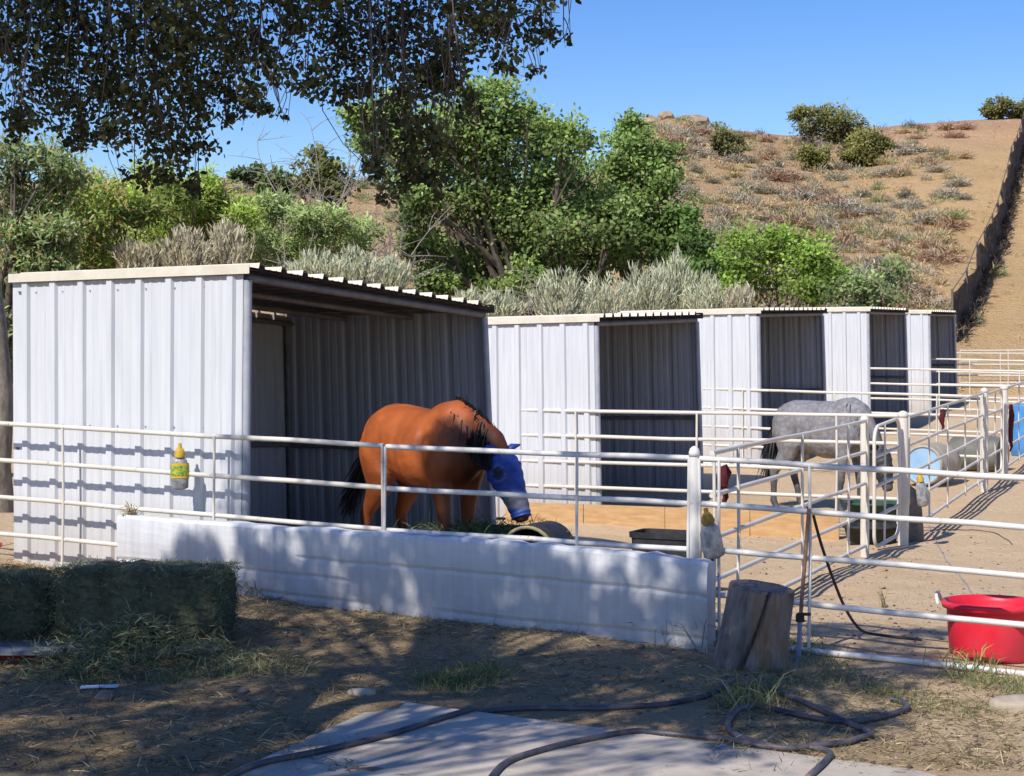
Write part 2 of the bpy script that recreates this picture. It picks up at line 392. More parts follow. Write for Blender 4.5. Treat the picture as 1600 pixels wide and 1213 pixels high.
# concrete slab
mb = MB(); pl = [(-.70, 9.95), (1.95, 8.25), (2.6, 7.0), (-2.4, 5.2), (-1.40, 8.05)]
mb.add([V((x, y, .035)) for x, y in pl] + [V((x, y, -.1)) for x, y in pl], [(4, 3, 2, 1, 0)] + [(i, (i + 1) % 5, 5 + (i + 1) % 5, 5 + i) for i in range(5)])
bmx = bmesh.new(); tmp = bpy.data.meshes.new('t'); tmp.from_pydata(mb.v, [], mb.f); bmx.from_mesh(tmp)
bmesh.ops.recalc_face_normals(bmx, faces=bmx.faces); bmesh.ops.bevel(bmx, geom=[e for e in bmx.edges if min(v.co.z for v in e.verts) > 0], offset=.012, segments=2, affect='EDGES')
me = bpy.data.meshes.new('concrete_slab'); bmx.to_mesh(me); bmx.free(); me.materials.append(CONC)
o = bpy.data.objects.new('concrete_slab', me); COL.objects.link(o); setp(o, 'flat pale concrete slab let into the dirt under the black hoses', 'slab', kind='structure')

# ------------------------------------------------------------------ shelters
def rib_profile(L, pitch=.305, h=.028, minor=.004):
    pts = [(0, 0)]; c = pitch * .5
    while c < L - .05:
        for d, hh in ((-.045, 0), (-.028, h), (.028, h), (.045, 0), (.09, 0), (.10, minor), (.115, minor), (.125, 0), (.18, 0), (.19, minor), (.205, minor), (.215, 0)):
            if 0 < c + d < L: pts.append((c + d, hh))
        c += pitch
    pts.append((L, 0)); return pts
def rib_sheet(mb, b0, b1, t1, t0, out, off=0.0, mi=0, h=.028, pitch=.305):
    """ribbed sheet between bottom edge b0-b1 and top edge t0-t1, ribs standing out along `out`"""
    L = (t1 - t0).length; pr = rib_profile(L, pitch, h); vs = []
    for u, d in pr:
        k = u / L; vs += [b0.lerp(b1, k) + out * (d + off), t0.lerp(t1, k) + out * (d + off)]
    mb.add(vs, [(2 * i, 2 * i + 2, 2 * i + 3, 2 * i + 1) for i in range(len(pr) - 1)], mi)
def shelter(A, B, C, label, lean=(0, .04, .07, .03)):
    D = A + (C - B)
    base = V(((A.x + C.x) / 2, (A.y + C.y) / 2, g((A.x + C.x) / 2, (A.y + C.y) / 2)))
    t = thing('metal_shelter', base, label, 'horse shelter', 'metal shelters in the row of pens')
    def bot(p, lx): return V((p.x + lx, p.y, g(p.x, p.y) - .04))
    a, b, c, d = bot(A, lean[0]), bot(B, lean[1]), bot(C, lean[2]), bot(D, lean[3])
    up = V((0, 0, 1)); along = (B - A); along.z = 0; along.normalize()          # back to front
    row = (C - B); row.z = 0; row.normalize()
    dn = V((0, 0, -.07))
    for (p0, p1, q1, q0, out) in ((a, b, B - up * .02, A - up * .02, -row), (d, c, C - up * .02, D - up * .02, row)):
        mb = MB(); rib_sheet(mb, p0, p1, q1, q0, out, 0, 0); sw = mb.build('side_wall', STEEL, t)
        mb = MB(); rib_sheet(mb, p0, p1, q1, q0, out, -.012, 0); mb.build('shade_lining', SHADE_LINER, sw)  # inner copy of the sheet, carries the darker colour that imitates shade
    mb = MB(); rib_sheet(mb, a, d, D - up * .01, A - up * .01, -along, 0, 0); sw = mb.build('back_wall', STEEL, t)
    mb = MB(); rib_sheet(mb, a, d, D - up * .01, A - up * .01, -along, -.012, 0); mb.build('shade_lining', SHADE_LINER, sw)
    # roof: ribs run from back to front
    o_f = along * .09; o_r = row * .025
    rA, rB, rC, rD = A - o_r - along * .01, B - o_r + o_f, C + o_r + o_f, D + o_r - along * .01
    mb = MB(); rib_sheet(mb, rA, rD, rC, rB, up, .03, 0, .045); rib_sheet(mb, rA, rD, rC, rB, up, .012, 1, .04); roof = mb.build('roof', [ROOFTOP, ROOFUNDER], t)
    # rake trim along both sides, fascia lip under front edge
    for p, q in ((rA, rB), (rD, rC)):
        s = -row if p is rA else row
        mb = MB(); dd = (q - p)
        vs = []
        for k in (0, 1):
            w = p + dd * k
            vs += [w + s * .018 + up * .050, w + s * .020 - up * .022, w - s * .05 + up * .056]
        mb.add(vs, [(0, 3, 4, 1), (2, 5, 3, 0)], 0); mb.add([v - s * .004 - up * .004 for v in vs], [(1, 4, 3, 0), (0, 3, 5, 2)], 1)
        mb.build('roof_trim', [TRIM, ROOFUNDER], roof)
    ci = row * .05 - along * .05
    mb = MB(); mb.tube([B + up * -.05 + row * .03, C + up * -.05 - row * .03], .035, 6); mb.build('header_beam', FRAME, t)
    mb = MB(); mb.tube([A + up * -.10 + along * .09, D + up * -.10 + along * .09], .03, 6); mb.build('rear_beam', FRAME, t)
    mb = MB()
    for k in (.33, .66):
        p = A.lerp(B, k) - up * .06; q = D.lerp(C, k) - up * .06; mb.tube([p + row * .05, q - row * .05], .03, 6)
    mb.build('roof_purlin', FRAME, t)
    for p, q, s in ((B, b, row), (C, c, -row), (A, a, row), (D, d, -row)):
        front = p in (B, C)
        w = s * .035 + (along * .02 if front else along * .05)
        mb = MB(); M = MB(); mb.tube([q + w, p + w - up * .07], .036, 6); mb.build('corner_post', POSTM if front else FRAME, t)
    hh = .40
    for p0, p1, q0, q1, s in ((a, b, A, B, row), (d, c, D, C, -row), (a, d, A, D, along)):
        u0, u1 = p0.lerp(q0, .42), p1.lerp(q1, .42)
        mb = MB(); mb.tube([u0 + s * .05, u1 + s * .05], .028, 6); mb.build('wall_rail', FRAME, t)
    return t, (A, B, C, D, a, b, c, d)
S = []
S.append(shelter(P(20, 438, 14.7), P(380, 424, 13.6), P(757, 485, 17.2), 'white metal horse shelter nearest the hay bales, bay horse at its open side', (0.01, -.02, .10, .05)))
S.append(shelter(P(655, 508, 22.0), P(928, 500, 21.0), P(1088, 495, 24.76), 'metal horse shelter with brown plywood board in front of its lower walls'))
S.append(shelter(P(967, 493, 29.47), P(1182, 488, 28.4), P(1284, 487, 32.2), 'metal horse shelter whose dark opening is behind the grey horse rump'))
S.append(shelter(P(1177, 487, 36.9), P(1354, 485, 35.8), P(1413, 487, 39.5), 'metal horse shelter second from the sandy hill end of the row'))
S.append(shelter(P(1300, 489, 44.3), P(1450, 489, 43.2), P(1490, 490, 46.9), 'smallest looking metal horse shelter, last in the row beside the dark mesh fence'))
# bright screws on the first shelter, part of the wall
t0, (A, B, C, D, a, b, c, d) = S[0]
mb = MB(); row = (C - B).normalized(); n0 = -row
for k in range(8):
    for f in (.955, .5, .06):
        q = (k + .9) * .305
        p = a.lerp(b, q / 2.5).lerp(A.lerp(B, q / 2.5), f) + n0 * .008
        mb.box(p, (.011, .008, .011))
mb.build('screw_heads', POSTM, [o for o in t0.children if o.name.startswith('side_wall')][0])

# ------------------------------------------------------------------ fences
def rail_pts(p, q, n=7, w=.006):
    return [p.lerp(q, i / (n - 1)) + V((0, 0, random.uniform(-w, w) if 0 < i < n - 1 else 0)) for i in range(n)]
def panel(label, p0, p1, z0, z1, sp=.31, n=5, ups=(), r=.0195, ru=.0115, rounded=True, name='pipe_fence_panel', cat='fence panel', group='pipe fence panels around the pens', m=None, endups=True):
    m = m or PIPE
    p0, p1 = V((p0[0], p0[1], 0)), V((p1[0], p1[1], 0))
    t = thing(name, V((p0.x, p0.y, g(p0.x, p0.y))), label, cat, group)
    T0, T1 = p0 + V((0, 0, z0)), p1 + V((0, 0, z1)); dv = (T1 - T0).normalized(); H = sp * (n - 1)
    if rounded:
        rc = .14; path = []
        def arc(c, a0, a1, fwd):
            for i in range(6):
                q = a0 + (a1 - a0) * i / 5; path.append(c + dv * (math.cos(q) * rc) + V((0, 0, math.sin(q) * rc)))
        dn = V((0, 0, -H))
        arc(T1 - dv * rc - V((0, 0, rc)), math.pi / 2, 0, 1)
        arc(T1 + dn - dv * rc + V((0, 0, rc)), 0, -math.pi / 2, 1)
        arc(T0 + dn + dv * rc + V((0, 0, rc)), -math.pi / 2, -math.pi, 1)
        arc(T0 + dv * rc - V((0, 0, rc)), math.pi, math.pi / 2, 1)
        path.append(path[0])
        mb = MB(); mb.tube(path, r, 8, cap=False); mb.build('outer_frame', m, t)
        ks = range(1, n - 1)
    else:
        ks = range(n)
        if endups: ups = tuple(ups) + (0, 1)
    for k in ks:
        mb = MB(); d = V((0, 0, -sp * k)); mb.tube(rail_pts(T0 + d, T1 + d), r, 8); mb.build('rail', m, t)
    side = V((dv.y, -dv.x, 0)).normalized() * (r * .9)
    for u in ups:
        p = T0.lerp(T1, u); mb = MB(); j = V((random.uniform(-.008, .008), 0, 0))
        mb.tube([p + side + V((0, 0, .0)), p + side + j + V((0, 0, -H * .5)), p + side - j + V((0, 0, -H - .04))], ru, 6); mb.build('upright', m, t)
    return t
def fpost(px, ytop, Y, label, r=.055, sink=.05, m=None):
    p = P(px, ytop, Y); zb = g(p.x, p.y) - sink
    t = thing('fence_post', V((p.x, p.y, zb + sink)), label, 'fence post', 'pipe posts along the pens')
    mb = MB(); h = p.z - zb
    mb.tube([V((p.x, p.y, zb)), V((p.x + .004, p.y, zb + h * .5)), V((p.x, p.y, p.z - .02))], r, 12, cap=False); mb.build('pole', m or PIPE, t)
    mb = MB(); mb.lathe([(r, 0), (r * 1.06, .0), (r * 1.04, .03), (r * .8, .055), (r * .4, .068), (.001, .072)], V((p.x, p.y, p.z - .05)), 12); mb.build('cap', m or PIPE, t)
    return t
def fline(px, off=0.0):
    Y = (12.345 - off) / (1 + .5 * (px - CX) / F); return ((px - CX) / F * Y, Y)
def tpos(px0, px1, px):                     # fraction along the front fence line
    a, b, c = fline(px0)[0], fline(px1)[0], fline(px)[0]; return (c - a) / (b - a)
def ztop(px, py, Y): return CAMZ + (HY - py) / F * Y
a0, a1 = fline(-150), fline(599)
panel('white pipe fence panel crossing the front of the nearest shelter wall', a0, a1, ztop(-150, 652, a0[1]), ztop(599, 697, a1[1]), ups=[tpos(-150, 599, 100), tpos(-150, 599, 337)], m=PIPE, rounded=False)
b0, b1 = fline(604), fline(1078)
panel('dappled pipe fence panel between the bay horse and the white retaining wall', b0, b1, ztop(604, 698, b0[1]), ztop(1078, 716, b1[1]), ups=[tpos(604, 1078, 903)], m=PIPEW, rounded=False)
fpost(1085, 702, fline(1085)[1], 'round topped pipe post at the corner above the end of the white wall', .037, m=PIPEW)
c0, c1 = fline(1094), fline(1760)
panel('wide white pipe gate in front of the sandy lane, red tub behind it', c0, c1, ztop(1094, 717, c0[1]), ztop(1760, 757, c1[1]), sp=.304, ups=[tpos(1094, 1760, 1125), tpos(1094, 1760, 1266)], m=PIPEW, name='pipe_gate', cat='gate', group=None, r=.020, rounded=False)
# divider gate running away from the corner post
q0, q1 = P(1112, 708, 12.55), P(1352, 658, 17.2)
panel('cream pipe gate running back from the corner post beside the plywood board', (q0.x, q0.y), (q1.x, q1.y), q0.z, q1.z, sp=.31, ups=[.12, .50, .84], ru=.014, name='pipe_gate', cat='gate', group=None, rounded=False)
fpost(1351, 652, 17.3, 'thin cream post beside the grey horse head, holding the divider gate', .045)
q0, q1 = P(1366, 668, 17.7), P(1405, 653, 18.4)
panel('short narrow cream panel between two posts in front of the dark tubs', (q0.x, q0.y), (q1.x, q1.y), q0.z, q1.z, sp=.31, ups=[.35])
fpost(1411, 645, 18.5, 'stout cream post with the hanging yellow capped trap beside it', .058)
q0, q1 = P(1418, 652, 18.8), P(1535, 615, 24.7)
panel('cream lane panel in front of the lying barrel with the pale blue lid', (q0.x, q0.y), (q1.x, q1.y), q0.z, q1.z, ups=[.22, .45, .7, .9], m=PIPE, rounded=False)
fpost(1538, 608, 24.8, 'cream lane post nearer the barrels, one of a close pair', .055)
q0, q1 = P(1541, 616, 25.0), P(1565, 608, 26.7)
panel('narrow cream walk gate between the close pair of lane posts', (q0.x, q0.y), (q1.x, q1.y), q0.z, q1.z, ups=[.5])
fpost(1569, 604, 26.9, 'cream lane post with the maroon lead rope hanging beside it', .06)
q0, q1 = P(1572, 606, 27.1), P(1668, 575, 37.0)
panel('cream lane panel in front of the bright blue barrel', (q0.x, q0.y), (q1.x, q1.y), q0.z, q1.z, ups=[.15, .4, .6, .8], rounded=False)
# pen dividers
def divider(label, pxa, pya, Ya, pxb, pyb, Yb, ups, r=.022):
    qa, qb = P(pxa, pya, Ya), P(pxb, pyb, Yb)
    return panel(label, (qa.x, qa.y), (qb.x, qb.y), qa.z, qb.z, ups=ups, rounded=False, r=r, m=PIPE, ru=.015, n=5)
divider('cream rail fence in front of the second shelter above the plywood board', 735, 640, 21.75, 1404, 650, 19.3, [.27, .56, .87])
divider('cream rail fence behind the grey horse crossing the third shelter', 1075, 607, 28.95, 1533, 620, 26.75, [.2, .52, .86])
divider('cream rail fence crossing the fourth shelter in the row', 1270, 574, 36.4, 1680, 582, 33.9, [.2, .5, .8])
divider('cream rail fence crossing the last shelter in the row', 1440, 561, 43.7, 1700, 566, 41.8, [.3, .65])
divider('pale rail fence closing the far end of the pens under the sandy hill', 1480, 552, 48.3, 1760, 553, 47.5, [.3, .55, .8])
divider('pale rail fence standing behind the far end fence at the hill foot', 1500, 548, 50.0, 1800, 546, 50.0, [.25, .5])

# ------------------------------------------------------------------ white retaining wall
def wline(px):
    Y = 12.03 / (1 + .5 * (px - CX) / F); return (px - CX) / F * Y, Y
mb = MB(); wp = [183, 300, 450, 600, 750, 900, 1020, 1105]; tops = [.765, .755, .745, .735, .722, .708, .685, .655]
rows = []
nrm = V((-.447, -.894, 0))
NP = 60
for i in range(NP + 1):
    px = 183 + (1105 - 183) * i / NP; x, y = wline(px); zt = float(np.interp(px, wp, tops)) + random.uniform(-.008, .008); zb = g(x, y) - .15
    col = []
    for j in range(29):
        k = j / 28; z = zt + (zb - zt) * k
        bulge = .003 * math.sin(k * 9.4) + .006 * float(sn(np.array([px * .02]), np.array([k * 3]), 1.7)) + random.uniform(-.001, .001)
        joint = -.012 if i in (14, 33, 47) else 0
        groove = joint - .012 if (j == 9 and i > 18 or j == 20 and (i < 26 or i > 32) or j == 14 and i < 24) else joint
        if j == 0: bulge -= .02
        col.append(V((x, y, z)) + nrm * (bulge + groove))
    back = [V((x, y, zt - random.uniform(0, .01))) - nrm * .16, V((x, y, zb)) - nrm * .16]
    rows.append([back[1], back[0]] + col)
m_ = len(rows[0]); vs = [v for r in rows for v in r]
mb.add(vs, [(i * m_ + j, (i + 1) * m_ + j, (i + 1) * m_ + j + 1, i * m_ + j + 1) for i in range(NP) for j in range(m_ - 1)], 0, False)
mb.add(rows[0], [list(range(m_))]); mb.add(rows[-1], [list(range(m_))[::-1]])
WHITEWALL = wallmat('whitewashed_boards', (.56, .57, .60), (.70, .70, .71), (.26, .22, .17), .9, .15)
setp(mb.build('retaining_wall', WHITEWALL), 'low whitewashed board wall along the front of the first pen, dappled with shade', 'wall')

# plywood kickboard
def plank(pxa, pta, Ya, pxb, ptb, Yb, h, th, m, label, name, cat, n=4):
    A_, B_ = P(pxa, pta, Ya), P(pxb, ptb, Yb)
    dv = V((B_.x - A_.x, B_.y - A_.y, 0)).normalized(); nn = V((dv.y, -dv.x, 0))
    t = thing(name, V((A_.x, A_.y, A_.z - h)), label, cat)
    for i in range(n):
        p, q = A_.lerp(B_, i / n), A_.lerp(B_, (i + 1) / n - .002); mb = MB(); o = nn * random.uniform(0, .012)
        vs = [p + o, q + o, q + o - V((0, 0, h)), p + o - V((0, 0, h))]; vs += [v - nn * th for v in vs]
        mb.add(vs, [(0, 1, 2, 3), (7, 6, 5, 4), (4, 5, 1, 0), (1, 5, 6, 2), (3, 2, 6, 7), (0, 3, 7, 4)]); mb.build('board', m, t)
    return t
plank(790, 784, 21.3, 1312, 802, 19.5, .48, .02, OSB, 'long orange brown plywood kickboard along the foot of the second fence', 'plywood_board', 'board')

# ------------------------------------------------------------------ horses
def loft(mb, pts, rads, up=V((0, 0, 1)), n=14):
    pts = [V(p) for p in pts]; k = len(pts); rings = []
    for i, p in enumerate(pts):
        t = (pts[min(i + 1, k - 1)] - pts[max(i - 1, 0)]).normalized()
        a = t.cross(up); a = a.normalized() if a.length > .05 else V((0, 1, 0)); b = a.cross(t).normalized()
        ra, rb = rads[i]
        rings.append([p + a * (math.cos(q) * ra) + b * (math.sin(q) * rb) for q in [2 * math.pi * j / n for j in range(n)]])
    vs = [v for r in rings for v in r]
    fs = [(i * n + j, i * n + (j + 1) % n, (i + 1) * n + (j + 1) % n, (i + 1) * n + j) for i in range(k - 1) for j in range(n)]
    c0, c1 = len(vs), len(vs) + 1; vs += [pts[0], pts[-1]]
    fs += [(c0, (j + 1) % n, j) for j in range(n)] + [(c1, (k - 1) * n + j, (k - 1) * n + (j + 1) % n) for j in range(n)]
    mb.add(vs, fs)
def horse_body(neck, nr, head, steps, name, colf, mat, parent, belly=0.0):
    mb = MB(); X = V((1, 0, 0))
    body = [(-.70, 1.22, .05, .06), (-.66, 1.22, .15, .16), (-.58, 1.20, .225, .245), (-.44, 1.175, .275, .31), (-.28, 1.17, .28, .315), (-.1, 1.13, .29, .335 + belly * .5), (.08, 1.10, .305, .345 + belly),
            (.24, 1.10, .295, .36 + belly * .5), (.38, 1.135, .255, .385), (.48, 1.15, .225, .385), (.58, 1.13, .20, .32), (.68, 1.10, .14, .22), (.73, 1.09, .06, .10)]
    loft(mb, [(x, 0, z) for x, z, w, h in body], [(w, h) for x, z, w, h in body], n=20)
    loft(mb, neck, nr, n=16)
    hp, hr = head; loft(mb, hp, hr, up=V((1, .3, 1)).normalized(), n=14)
    for s, dx in ((1, steps[0]), (-1, steps[1])):      # front legs
        y = s * .155
        loft(mb, [(.46, y * .9, 1.16), (.44, y, 1.0), (.42, y, .86), (.43 + dx * .3, y, .70), (.44 + dx * .55, y, .53), (.445 + dx * .6, y, .47), (.44 + dx * .75, y, .33), (.435 + dx * .9, y, .20), (.44 + dx, y, .155), (.475 + dx, y, .09), (.49 + dx, y, .06), (.505 + dx, y, .0)],
             [(.10, .19), (.105, .17), (.09, .115), (.066, .08), (.052, .058), (.052, .058), (.036, .042), (.036, .042), (.046, .05), (.038, .042), (.052, .055), (.062, .068)], up=X, n=12)
    for s, dx in ((1, steps[2]), (-1, steps[3])):      # hind legs
        y = s * .15
        loft(mb, [(-.44, y * .9, 1.22), (-.44, y, 1.05), (-.40, y * 1.05, .90), (-.42 + dx * .2, y, .76), (-.52 + dx * .4, y, .62), (-.585 + dx * .5, y, .53), (-.575 + dx * .6, y, .45), (-.55 + dx * .75, y, .33), (-.535 + dx * .9, y, .2), (-.53 + dx, y, .155), (-.495 + dx, y, .09), (-.48 + dx, y, .06), (-.465 + dx, y, 0)],
             [(.13, .22), (.135, .225), (.12, .19), (.09, .125), (.062, .078), (.05, .066), (.045, .055), (.038, .046), (.038, .046), (.047, .052), (.04, .044), (.053, .057), (.063, .07)], up=X, n=12)
    me = bpy.data.meshes.new('t'); me.from_pydata(mb.v, [], mb.f)
    bm = bmesh.new(); bm.from_mesh(me); bmesh.ops.recalc_face_normals(bm, faces=bm.faces); bm.to_mesh(me); bm.free()
    o = bpy.data.objects.new('t', me); COL.objects.link(o)
    md = o.modifiers.new('r', 'REMESH'); md.mode = 'VOXEL'; md.voxel_size = .017
    sm = o.modifiers.new('s', 'SMOOTH'); sm.factor = .6; sm.iterations = 7
    dg = bpy.context.evaluated_depsgraph_get(); dg.update()
    out = bpy.data.meshes.new_from_object(o.evaluated_get(dg)); bpy.data.objects.remove(o)
    co = np.empty(len(out.vertices) * 3, np.float32); out.vertices.foreach_get('co', co); co = co.reshape(-1, 3)
    ca = out.color_attributes.new('Col', 'FLOAT_COLOR', 'POINT'); c4 = np.ones((len(co), 4), np.float32); c4[:, :3] = colf(co); ca.data.foreach_set('color', c4.ravel())
    nv = np.empty(len(out.vertices) * 3, np.float32); out.vertices.foreach_get('normal', nv); nv = nv.reshape(-1, 3)
    x, y, z = co[:, 0], abs(co[:, 1]), co[:, 2]
    def gb(cx, cz, rx, rz): return np.exp(-((x - cx) / rx) ** 2 - ((z - cz) / rz) ** 2)
    rel = -.022 * gb(.30, 1.12, .04, .24) + .012 * gb(.46, 1.12, .09, .16) - .018 * gb(-.26, 1.05, .04, .20) + .014 * gb(-.34, 1.36, .07, .06) + .014 * gb(-.48, 1.12, .12, .18) - .012 * gb(-.60, 1.02, .03, .22) - .010 * gb(.0, 1.30, .22, .05)
    rel += (.006 * np.sin(x * 52) * gb(-.02, 1.08, .2, .16)) + .004 * sn(x * 3, z * 3 + y, 3.1)
    rel *= np.clip((y - .08) / .1, 0, 1) * (z > .7)
    co2 = co + nv * rel[:, None]; out.vertices.foreach_set('co', co2.astype(np.float32).ravel()); out.update()
    out.polygons.foreach_set('use_smooth', [True] * len(out.polygons)); out.materials.clear(); out.materials.append(mat); out.name = name
    out['Rdone'] = 1
    return link(name, out, parent)
def coat(name, dapple=False):
    m, nt, b, o = newmat(name)
    at = nd(nt, 'ShaderNodeVertexColor', layer_name='Col'); tc = nd(nt, 'ShaderNodeTexCoord')
    n1 = nd(nt, 'ShaderNodeTexNoise', i_Scale=5.0 if not dapple else 16.0, i_Detail=6.0); nt.links.new(tc.outputs['Object'], n1.inputs['Vector'])
    r = ramp(nt, [(.3, .72), (.7, 1.15)] if not dapple else [(.35, .78), (.65, 1.12)]); nt.links.new(n1.outputs[0], r.inputs[0])
    c = mixc(nt, 1.0, at.outputs[0], r.outputs[0], 'MULTIPLY')
    if dapple:
        v = nd(nt, 'ShaderNodeTexVoronoi', i_Scale=17.0); nt.links.new(tc.outputs['Object'], v.inputs['Vector'])
        rv = ramp(nt, [(.1, 1.15), (.6, .75)]); nt.links.new(v.outputs[0], rv.inputs[0]); c = mixc(nt, .65, c, mixc(nt, 1.0, c, rv.outputs[0], 'MULTIPLY'))
    nt.links.new(c, b.inputs['Base Color']); b.inputs['Roughness'].default_value = .5 if not dapple else .65; b.inputs['Specular IOR Level'].default_value = .35 if not dapple else .2
    n2 = nd(nt, 'ShaderNodeTexNoise', i_Scale=7.0, i_Detail=9.0, i_Roughness=.62); nt.links.new(tc.outputs['Object'], n2.inputs['Vector'])
    bp = nd(nt, 'ShaderNodeBump', i_Strength=.35, i_Distance=.04); nt.links.new(n2.outputs[0], bp.inputs['Height']); nt.links.new(bp.outputs[0], b.inputs['Normal'])
    return m
def sstep(a, b, x): t = np.clip((x - a) / (b - a), 0, 1); return t * t * (3 - 2 * t)
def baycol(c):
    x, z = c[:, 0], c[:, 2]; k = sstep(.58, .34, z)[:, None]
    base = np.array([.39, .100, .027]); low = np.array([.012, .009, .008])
    dk = sstep(.46, .68, x) * sstep(1.50, 1.2, z) * .85 + sstep(1.0, .74, z) * .35 + .22 * np.clip(sn(x * 4, z * 4, 1.6), 0, 1)  # first term darkens chest and neck to imitate cast shade
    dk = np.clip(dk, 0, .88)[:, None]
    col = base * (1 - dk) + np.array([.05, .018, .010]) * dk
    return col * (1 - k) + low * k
def greycol(c):
    z = c[:, 2]; k = sstep(.75, .35, z)[:, None]
    base = np.array([.255, .25, .26]); low = np.array([.10, .095, .095]); top = np.array([.36, .36, .38])
    bl = sstep(1.0, .78, z)[:, None] * (abs(c[:, 0:1]) < .35)
    col = base * (1 - bl * .5) + np.array([.36, .30, .27]) * bl * .5
    hd = sstep(.70, .95, c[:, 0])[:, None] * .6
    col = col * (1 - hd)
    return col * (1 - k) + low * k
HAIR = leafmat('horse_hair', 0.0, .5, .3)
def hair(name, roots, dirs, L, W, base, parent, droop=.3):
    C = np.array(roots); o = blade_mesh(name, C, np.array(dirs), L, W, vary(base, len(C), .3), HAIR, None, droop)
    o.parent = parent; return o
def hair_local(*a, **k):
    return hair(*a, **k)

# --- bay horse
hb = V((-.74, 14.45, 0)); hb.z = g(hb.x, hb.y) - .03
BR = math.radians(-50)
bay = thing('bay_horse', hb, 'bay horse in blue fly mask eating hay, head low, beside the nearest shelter', 'horse', rz=BR)
neck = [(.34, 0, 1.19), (.50, .02, 1.19), (.64, .06, 1.18), (.75, .11, 1.12), (.82, .14, 1.05)]
nr = [(.17, .31), (.155, .28), (.13, .225), (.11, .18), (.09, .13)]
hp = [(.80, .135, 1.11), (.835, .14, 1.05), (.88, .145, .965), (.945, .15, .86), (1.015, .155, .745), (1.06, .16, .65), (1.08, .16, .60), (1.088, .16, .565)]
hr = [(.07, .08), (.10, .12), (.108, .15), (.092, .125), (.072, .092), (.064, .075), (.064, .072), (.042, .045)]
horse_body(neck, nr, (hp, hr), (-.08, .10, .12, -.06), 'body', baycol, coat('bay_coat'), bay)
# mask: sleeve around the head, ears
MASK = coat('fly_mask_mesh'); 
def head_sleeve(hp, hr, i0, i1, grow, colf, parent, name='fly_mask', ez=.07):
    mb = MB(); sub = []; rs = []
    for i in range(i0, i1):
        for k in range(12):
            q = k / 12; sub.append(V(hp[i]).lerp(V(hp[i + 1]), q)); rs.append((hr[i][0] * (1 - q) + hr[i + 1][0] * q + grow, hr[i][1] * (1 - q) + hr[i + 1][1] * q + grow))
    loft(mb, sub, [(p_ * (1 + .03 * math.sin(i_ * .8)), q_ * (1 + .03 * math.sin(i_ * .8 + 1))) for i_, (p_, q_) in enumerate(rs)], up=V((1, .3, 1)).normalized(), n=44)
    for s in (1, -1):                        # ears: leaf-shaped cones
        r0 = V(hp[0]) + V((.02, .065 * s, -.01)); tip = r0 + V((.07, .11 * s, ez)); mid = r0.lerp(tip, .5) + V((0, 0, .02))
        loft(mb, [r0, mid, tip], [(.045, .032), (.05, .028), (.006, .006)], n=10)
    me = bpy.data.meshes.new(name); me.from_pydata([tuple(v) for v in mb.v], [], mb.f)
    co = np.array([tuple(v) for v in mb.v]); ca = me.color_attributes.new('Col', 'FLOAT_COLOR', 'POINT'); c4 = np.ones((len(co), 4), np.float32)
    c4[:, :3] = colf(co); ca.data.foreach_set('color', c4.ravel()); me.materials.append(MASK); me.polygons.foreach_set('use_smooth', [True] * len(me.polygons)); me['Rdone'] = 1
    return link(name, me, parent)
def maskcol(c):
    z = c[:, 2:3]; b = np.array([.024, .062, .30]); gr = np.array([.17, .17, .21])
    k = sstep(.83, .80, z) * sstep(.66, .69, z); col = b * (1 - k) + gr * k
    for sg in (1, -1):
        d = np.linalg.norm(c - np.array([.93, .147 + .105 * sg, .95]), axis=1)[:, None]
        col = col * (1 - sstep(.062, .045, d) * .8); ring = sstep(.072, .066, d) * sstep(.056, .062, d); col = col * (1 - ring * .4) + np.array([.20, .24, .40]) * ring * .4
    return col
setp(head_sleeve(hp, hr, 0, 6, .011, maskcol, bay), 'blue fly mask with a grey nose piece')
def strip_hair(path, n, base, L, W, parent, name, d0, spread=.25, droop=.3):
    path = [V(p) for p in path]; R = []; Dd = []
    for i in range(n):
        q = random.random() * (len(path) - 1); k = int(q); p = path[k].lerp(path[min(k + 1, len(path) - 1)], q - k)
        R.append(tuple(p + V((random.gauss(0, .012), random.gauss(0, .012), random.gauss(0, .012))))); d = V(d0) + V((random.gauss(0, spread), random.gauss(0, spread), random.gauss(0, spread))); Dd.append(tuple(d))
    return hair(name, R, Dd, L, W, base, parent, droop)
crest = [(.46, .0, 1.54), (.56, .02, 1.50), (.66, .06, 1.43), (.76, .11, 1.32), (.83, .14, 1.19)]
strip_hair(crest, 420, (.014, .011, .010), .20, .012, bay, 'mane', (.12, .35, -.85), .10, .06)
strip_hair([(.54, -.03, 1.47), (.64, .0, 1.42), (.74, .05, 1.32), (.82, .09, 1.18)], 800, (.014, .011, .010), .23, .011, bay, 'mane', (.14, -.42, -.8), .09, .06)
strip_hair([(.53, -.125, 1.41), (.63, -.095, 1.36), (.73, -.045, 1.27), (.82, .02, 1.16)], 520, (.014, .011, .010), .19, .012, bay, 'mane', (.12, -.16, -.95), .08, .05)
strip_hair([(-.70, 0, 1.30), (-.73, 0, 1.22)], 130, (.012, .01, .01), .30, .02, bay, 'tail', (-.35, -.1, -1), .12, .1)
strip_hair([(-.74, -.02, 1.12), (-.78, -.04, .92), (-.83, -.06, .80)], 330, (.012, .01, .01), .34, .012, bay, 'tail', (-.32, -.28, -.85), .14, .12)

